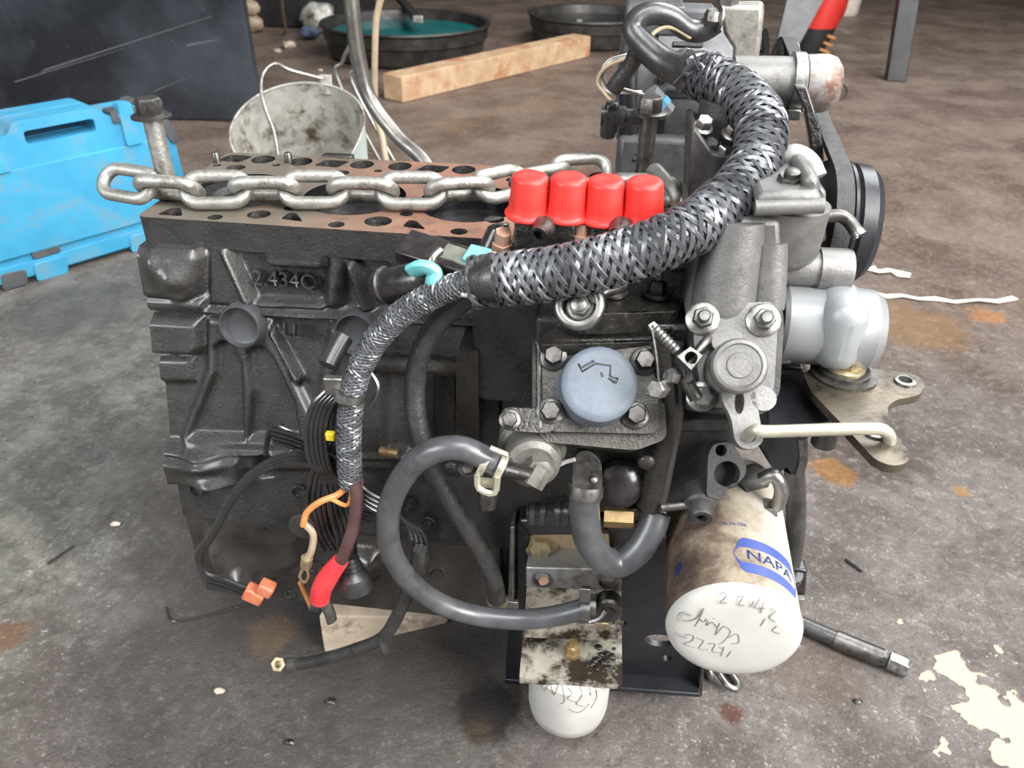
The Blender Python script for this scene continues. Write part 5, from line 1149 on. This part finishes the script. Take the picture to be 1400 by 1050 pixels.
MB().tube([W(888, 126, 190), W(912, 154, 194)], 9, 8, 1, smooth=False).build('plug', 'grpaint', HAR); MB().tube([W(900, 140, 189), W(906, 147, 189)], 9.8, 8, 1, smooth=False).build('blue_plug_band', 'blue', HAR)
# thin braided branch down the front
HB = [W(660, 382, -92), W(628, 390, -92), W(590, 404, -90), W(548, 430, -88), W(512, 468, -92), W(490, 510, -98), W(480, 552, -104), W(477, 600, -110), W(478, 640, -112), W(480, 662, -112)]
MB().tube(HB, 8.3, 16, 8).build('branch_core', 'tape', HAR)
braid('branch_braid', HB, 8.7, 21, 8, 2, 1.2, .5, HAR, step=1.3)
MB().lathe(W(660, 384, -92), W(690, 380, -90)-W(640, 388, -92), [(-8, 9), (-4, 12), (4, 15), (8, 16.5)], 20).build('junction_tape', 'tape', HAR)
MB().box(W(652, 402, -98), (22, 6, 5)).build('white_clip', 'white', HAR, bevel=2)
# connectors beside the junction
def connector(p, q, w_, h_, mtl, name):
    ax = (q-p).normalized(); up_ = V(0, -.35, 1); sd = ax.cross(up_).normalized(); up_ = sd.cross(ax); c = (p+q)/2
    return MB().box(c, ((q-p).length, w_, h_), Matrix((ax, sd, up_)).transposed()).build(name, mtl, HAR, bevel=1.5)
connector(W(552, 336, -34), W(648, 366, -52), 26, 12, 'conn', 'flat_connector'); connector(W(556, 330, -34), W(600, 344, -42), 24, 4, 'olive', 'connector_lid')
connector(W(606, 350, -44), W(650, 365, -52), 15, 14.5, 'olive', 'connector_rib'); connector(W(638, 350, -50), W(668, 358, -54), 16, 11, 'teal2', 'turquoise_clip')
MB().tube([W(588, 374, -70), W(592, 352, -66), W(602, 342, -60)], 3.2, 10, 6).build('grey_wire', 'steel', HAR)
p, q = W(517, 392, -62), W(592, 380, -76)
MB().lathe(p, q-p, [(0, 11), (3, 12.5), (40, 13), (44, 12), (50, 9)], 20).build('round_connector', 'conn', HAR, angle=35)
MB().lathe(p+(q-p)*.16, q-p, [(-1.2, 13.2), (0, 13.8), (1.2, 13.2)], 22).build('wire_band', 'steel', HAR)
MB().tube([W(566, 370, -82), W(580, 365, -86), W(594, 372, -86), W(592, 384, -88), W(590, 396, -88)], 4.6, 10, 5, flat=1.7).build('turquoise_clip', 'teal2', HAR)
# metal clip holding the branch
MB().lathe(W(478, 541, -104), W(478, 560, -106)-W(482, 530, -102), [(-3, 10), (-3, 11.2), (3, 11.2), (3, 10)], 24).build('metal_clip', 'steel', HAR)
MB().box(W(457, 527, -100), (14, 6, 15)).build('clip_tail', 'steel', HAR, bevel=1.2); MB().tube([W(506, 508, -86), W(516, 525, -90), W(514, 540, -92), W(506, 552, -92)], 1.6, 6, 5).build('clip_tail', 'steel', HAR)
MB().tube([W(448, 500, -70), W(458, 480, -60), W(470, 460, -50)], 8, 12, 4).build('black_grommet', 'rubber', HAR)
MB().box(W(452, 596, -104), (7, 5, 7)).build('yellow_tag', 'yellow', HAR, bevel=1)
# coil of black wires
random.seed(11)
def wires(paths, n, sp, r, y0, mtl='wire', name='black_wire'):
    for k in range(n):
        off = (k-(n-1)/2)*sp
        MB().tube([W(a+off*s1, b_+off*s2, y0+yy+k*.6) for a, b_, yy, s1, s2 in paths], r, 8, 6).build(name, mtl, HAR)
wires([(462, 532, 0, 1, 0), (440, 556, -4, 1, 0), (432, 590, -8, 1, 0), (436, 630, -10, 1, .3), (450, 652, -8, 1, .4), (466, 668, -4, 1, .5)], 5, 6.5, 2.3, -92)
wires([(468, 530, 0, 1, 0), (462, 570, 0, 1, 0), (456, 610, 0, 1, 0), (440, 650, 0, 1, 0), (436, 690, -2, 1, 0), (446, 730, -4, 1, 0), (458, 752, -4, 1, 0)], 5, 7, 2.4, -86)
wires([(372, 594, 0, .2, 1), (410, 606, -4, .2, 1), (446, 628, -8, .2, 1), (470, 640, -10, .2, 1)], 4, 6, 2.0, -84)
wires([(440, 626, 0, 0, 1), (470, 650, -6, 0, 1), (500, 680, -8, 0, 1), (524, 694, -6, 0, 1)], 4, 6.5, 2.3, -86)
wires([(470, 690, 0, .4, 1), (500, 704, -4, .4, 1), (540, 708, -4, .4, 1), (566, 722, -2, 1, .3), (574, 760, 0, 1, 0), (564, 800, 2, 1, 0)], 4, 6, 2.3, -80)
wires([(450, 640, 0, 1, 0), (462, 690, -4, 1, 0), (472, 730, -4, 1, 0), (476, 770, -4, 1, 0)], 4, 7, 2.4, -90)
wires([(362, 616, 0, 0, 1), (372, 588, 0, 0, 1), (400, 596, 0, 0, 1)], 3, 5, 1.8, -84)
# twin wire to the red-brown plug
for k in range(3):
    MB().tube([W(450+k, 624+k*5, -94), W(400, 620+k*5, -96), W(352, 640+k*4, -98), W(318, 676+k*4, -98), W(292, 726+k*3, -98), W(270+k*2, 758+k*2, -98), W(282, 784+k*5, -100), W(310, 794+k*5, -102), W(340, 806+k*4, -104)], 2.6, 8, 6).build('black_wire', 'wire', HAR)
PLG = MB().box(W(348, 812, -104), (18, 12, 15), Matrix.Rotation(.5, 3, 'Y')).build('red_brown_plug', 'terra', HAR, bevel=2); MB().box(W(364, 804, -104), (14, 12, 13), Matrix.Rotation(.5, 3, 'Y')).build('red_brown_plug', 'terra', HAR, bevel=2)
# orange wires, ring terminal
MB().tube([W(480, 660, -114), W(462, 676, -116), W(438, 686, -118), W(420, 700, -118), W(414, 718, -118)], 2.6, 8, 6).build('orange_wire', 'orange', HAR)
MB().tube([W(482, 660, -114), W(476, 690, -116), W(452, 682, -118)], 1.8, 8, 6).build('orange_wire', 'orange', HAR)
MB().tube([W(414, 714, -112), W(428, 730, -114), W(426, 752, -116), W(420, 764, -116)], 3.0, 8, 6).build('tan_wire', 'tan', HAR)
MB().lathe(W(415, 716, -106), V(0, -1, .2), [(0, 11), (4, 11), (5, 8)], 18).build('wire_eye', 'castb', HAR)
MB().tube([W(420, 762, -116), W(418, 774, -116)], 5, 8, 2).build('crimp', 'zinc', HAR)
MB().tube([W(414, 778, -116), W(410, 788, -116), W(416, 796, -116), W(422, 788, -116), W(419, 776, -116)], 1.5, 6, 6).build('ring_terminal', 'zinc', HAR)
MB().tube([W(410, 796, -110), W(420, 818, -110), W(426, 832, -108)], 2, 8, 4).build('copper_wire', 'orange', HAR); MB().tube([W(426, 828, -108), W(440, 830, -108)], 5, 10, 2).build('end_sleeve', 'rubber', HAR)
# battery cable with red boot
MB().tube([W(484, 658, -116), W(488, 680, -118), W(484, 716, -120), W(474, 748, -122), W(462, 776, -122)], 5.2, 12, 8).build('battery_cable', mat('maroon_cable', (.05, .018, .018), (.09, .05, .05), 30, (.25, .4)), HAR)
MB().tube([W(466, 766, -122), W(452, 784, -122), W(441, 802, -122), W(437, 818, -120)], lambda t: 6.5+2.2*math.sin(min(1, t*1.4)*math.pi*.6), 14, 8).build('red_boot', 'redrub', HAR)
MB().tube([W(440, 816, -118), W(450, 836, -116), W(454, 850, -114)], 5, 10, 3, flat=.4).build('cable_lug', 'steel', HAR)
# rubber bellows plug
b0 = W(478, 762, -104); bd = (W(490, 812, -112)-b0)
MB().lathe(b0, bd, [(0, 6), (2, 8), (4, 6.4), (6, 8.6), (8, 7), (10, 9.2), (12, 7.6), (14, 10), (18, 13), (32, 13), (34, 11)], 20).build('bellows_boot', 'rubber', HAR, angle=28)
# black cable to the lower left lug
CB = [W(574, 750, -88), W(570, 780, -90), W(556, 812, -92), W(540, 848, -94), W(520, 874, -92), W(480, 890, -86), W(440, 902, -78), W(410, 908, -72)]
MB().tube(CB, 6.2, 12, 8).build('ground_cable', 'tape', HAR); MB().tube([W(520, 868, -94), W(524, 884, -96), W(526, 892, -96)], 4.5, 8, 4).build('cable_tie_end', 'tape', HAR)
MB().tube([W(408, 907, -72), W(392, 909, -68), W(376, 908, -64)], 6.8, 10, 3, flat=.7).build('cable_lug', 'steel', HAR)
MB().lathe(W(381, 908, -72), V(0, -.7, .7), [(0, 7.5), (2, 7.5), (2, 4), (0, 4)], 6).build('lug_eye', 'zinc', HAR)
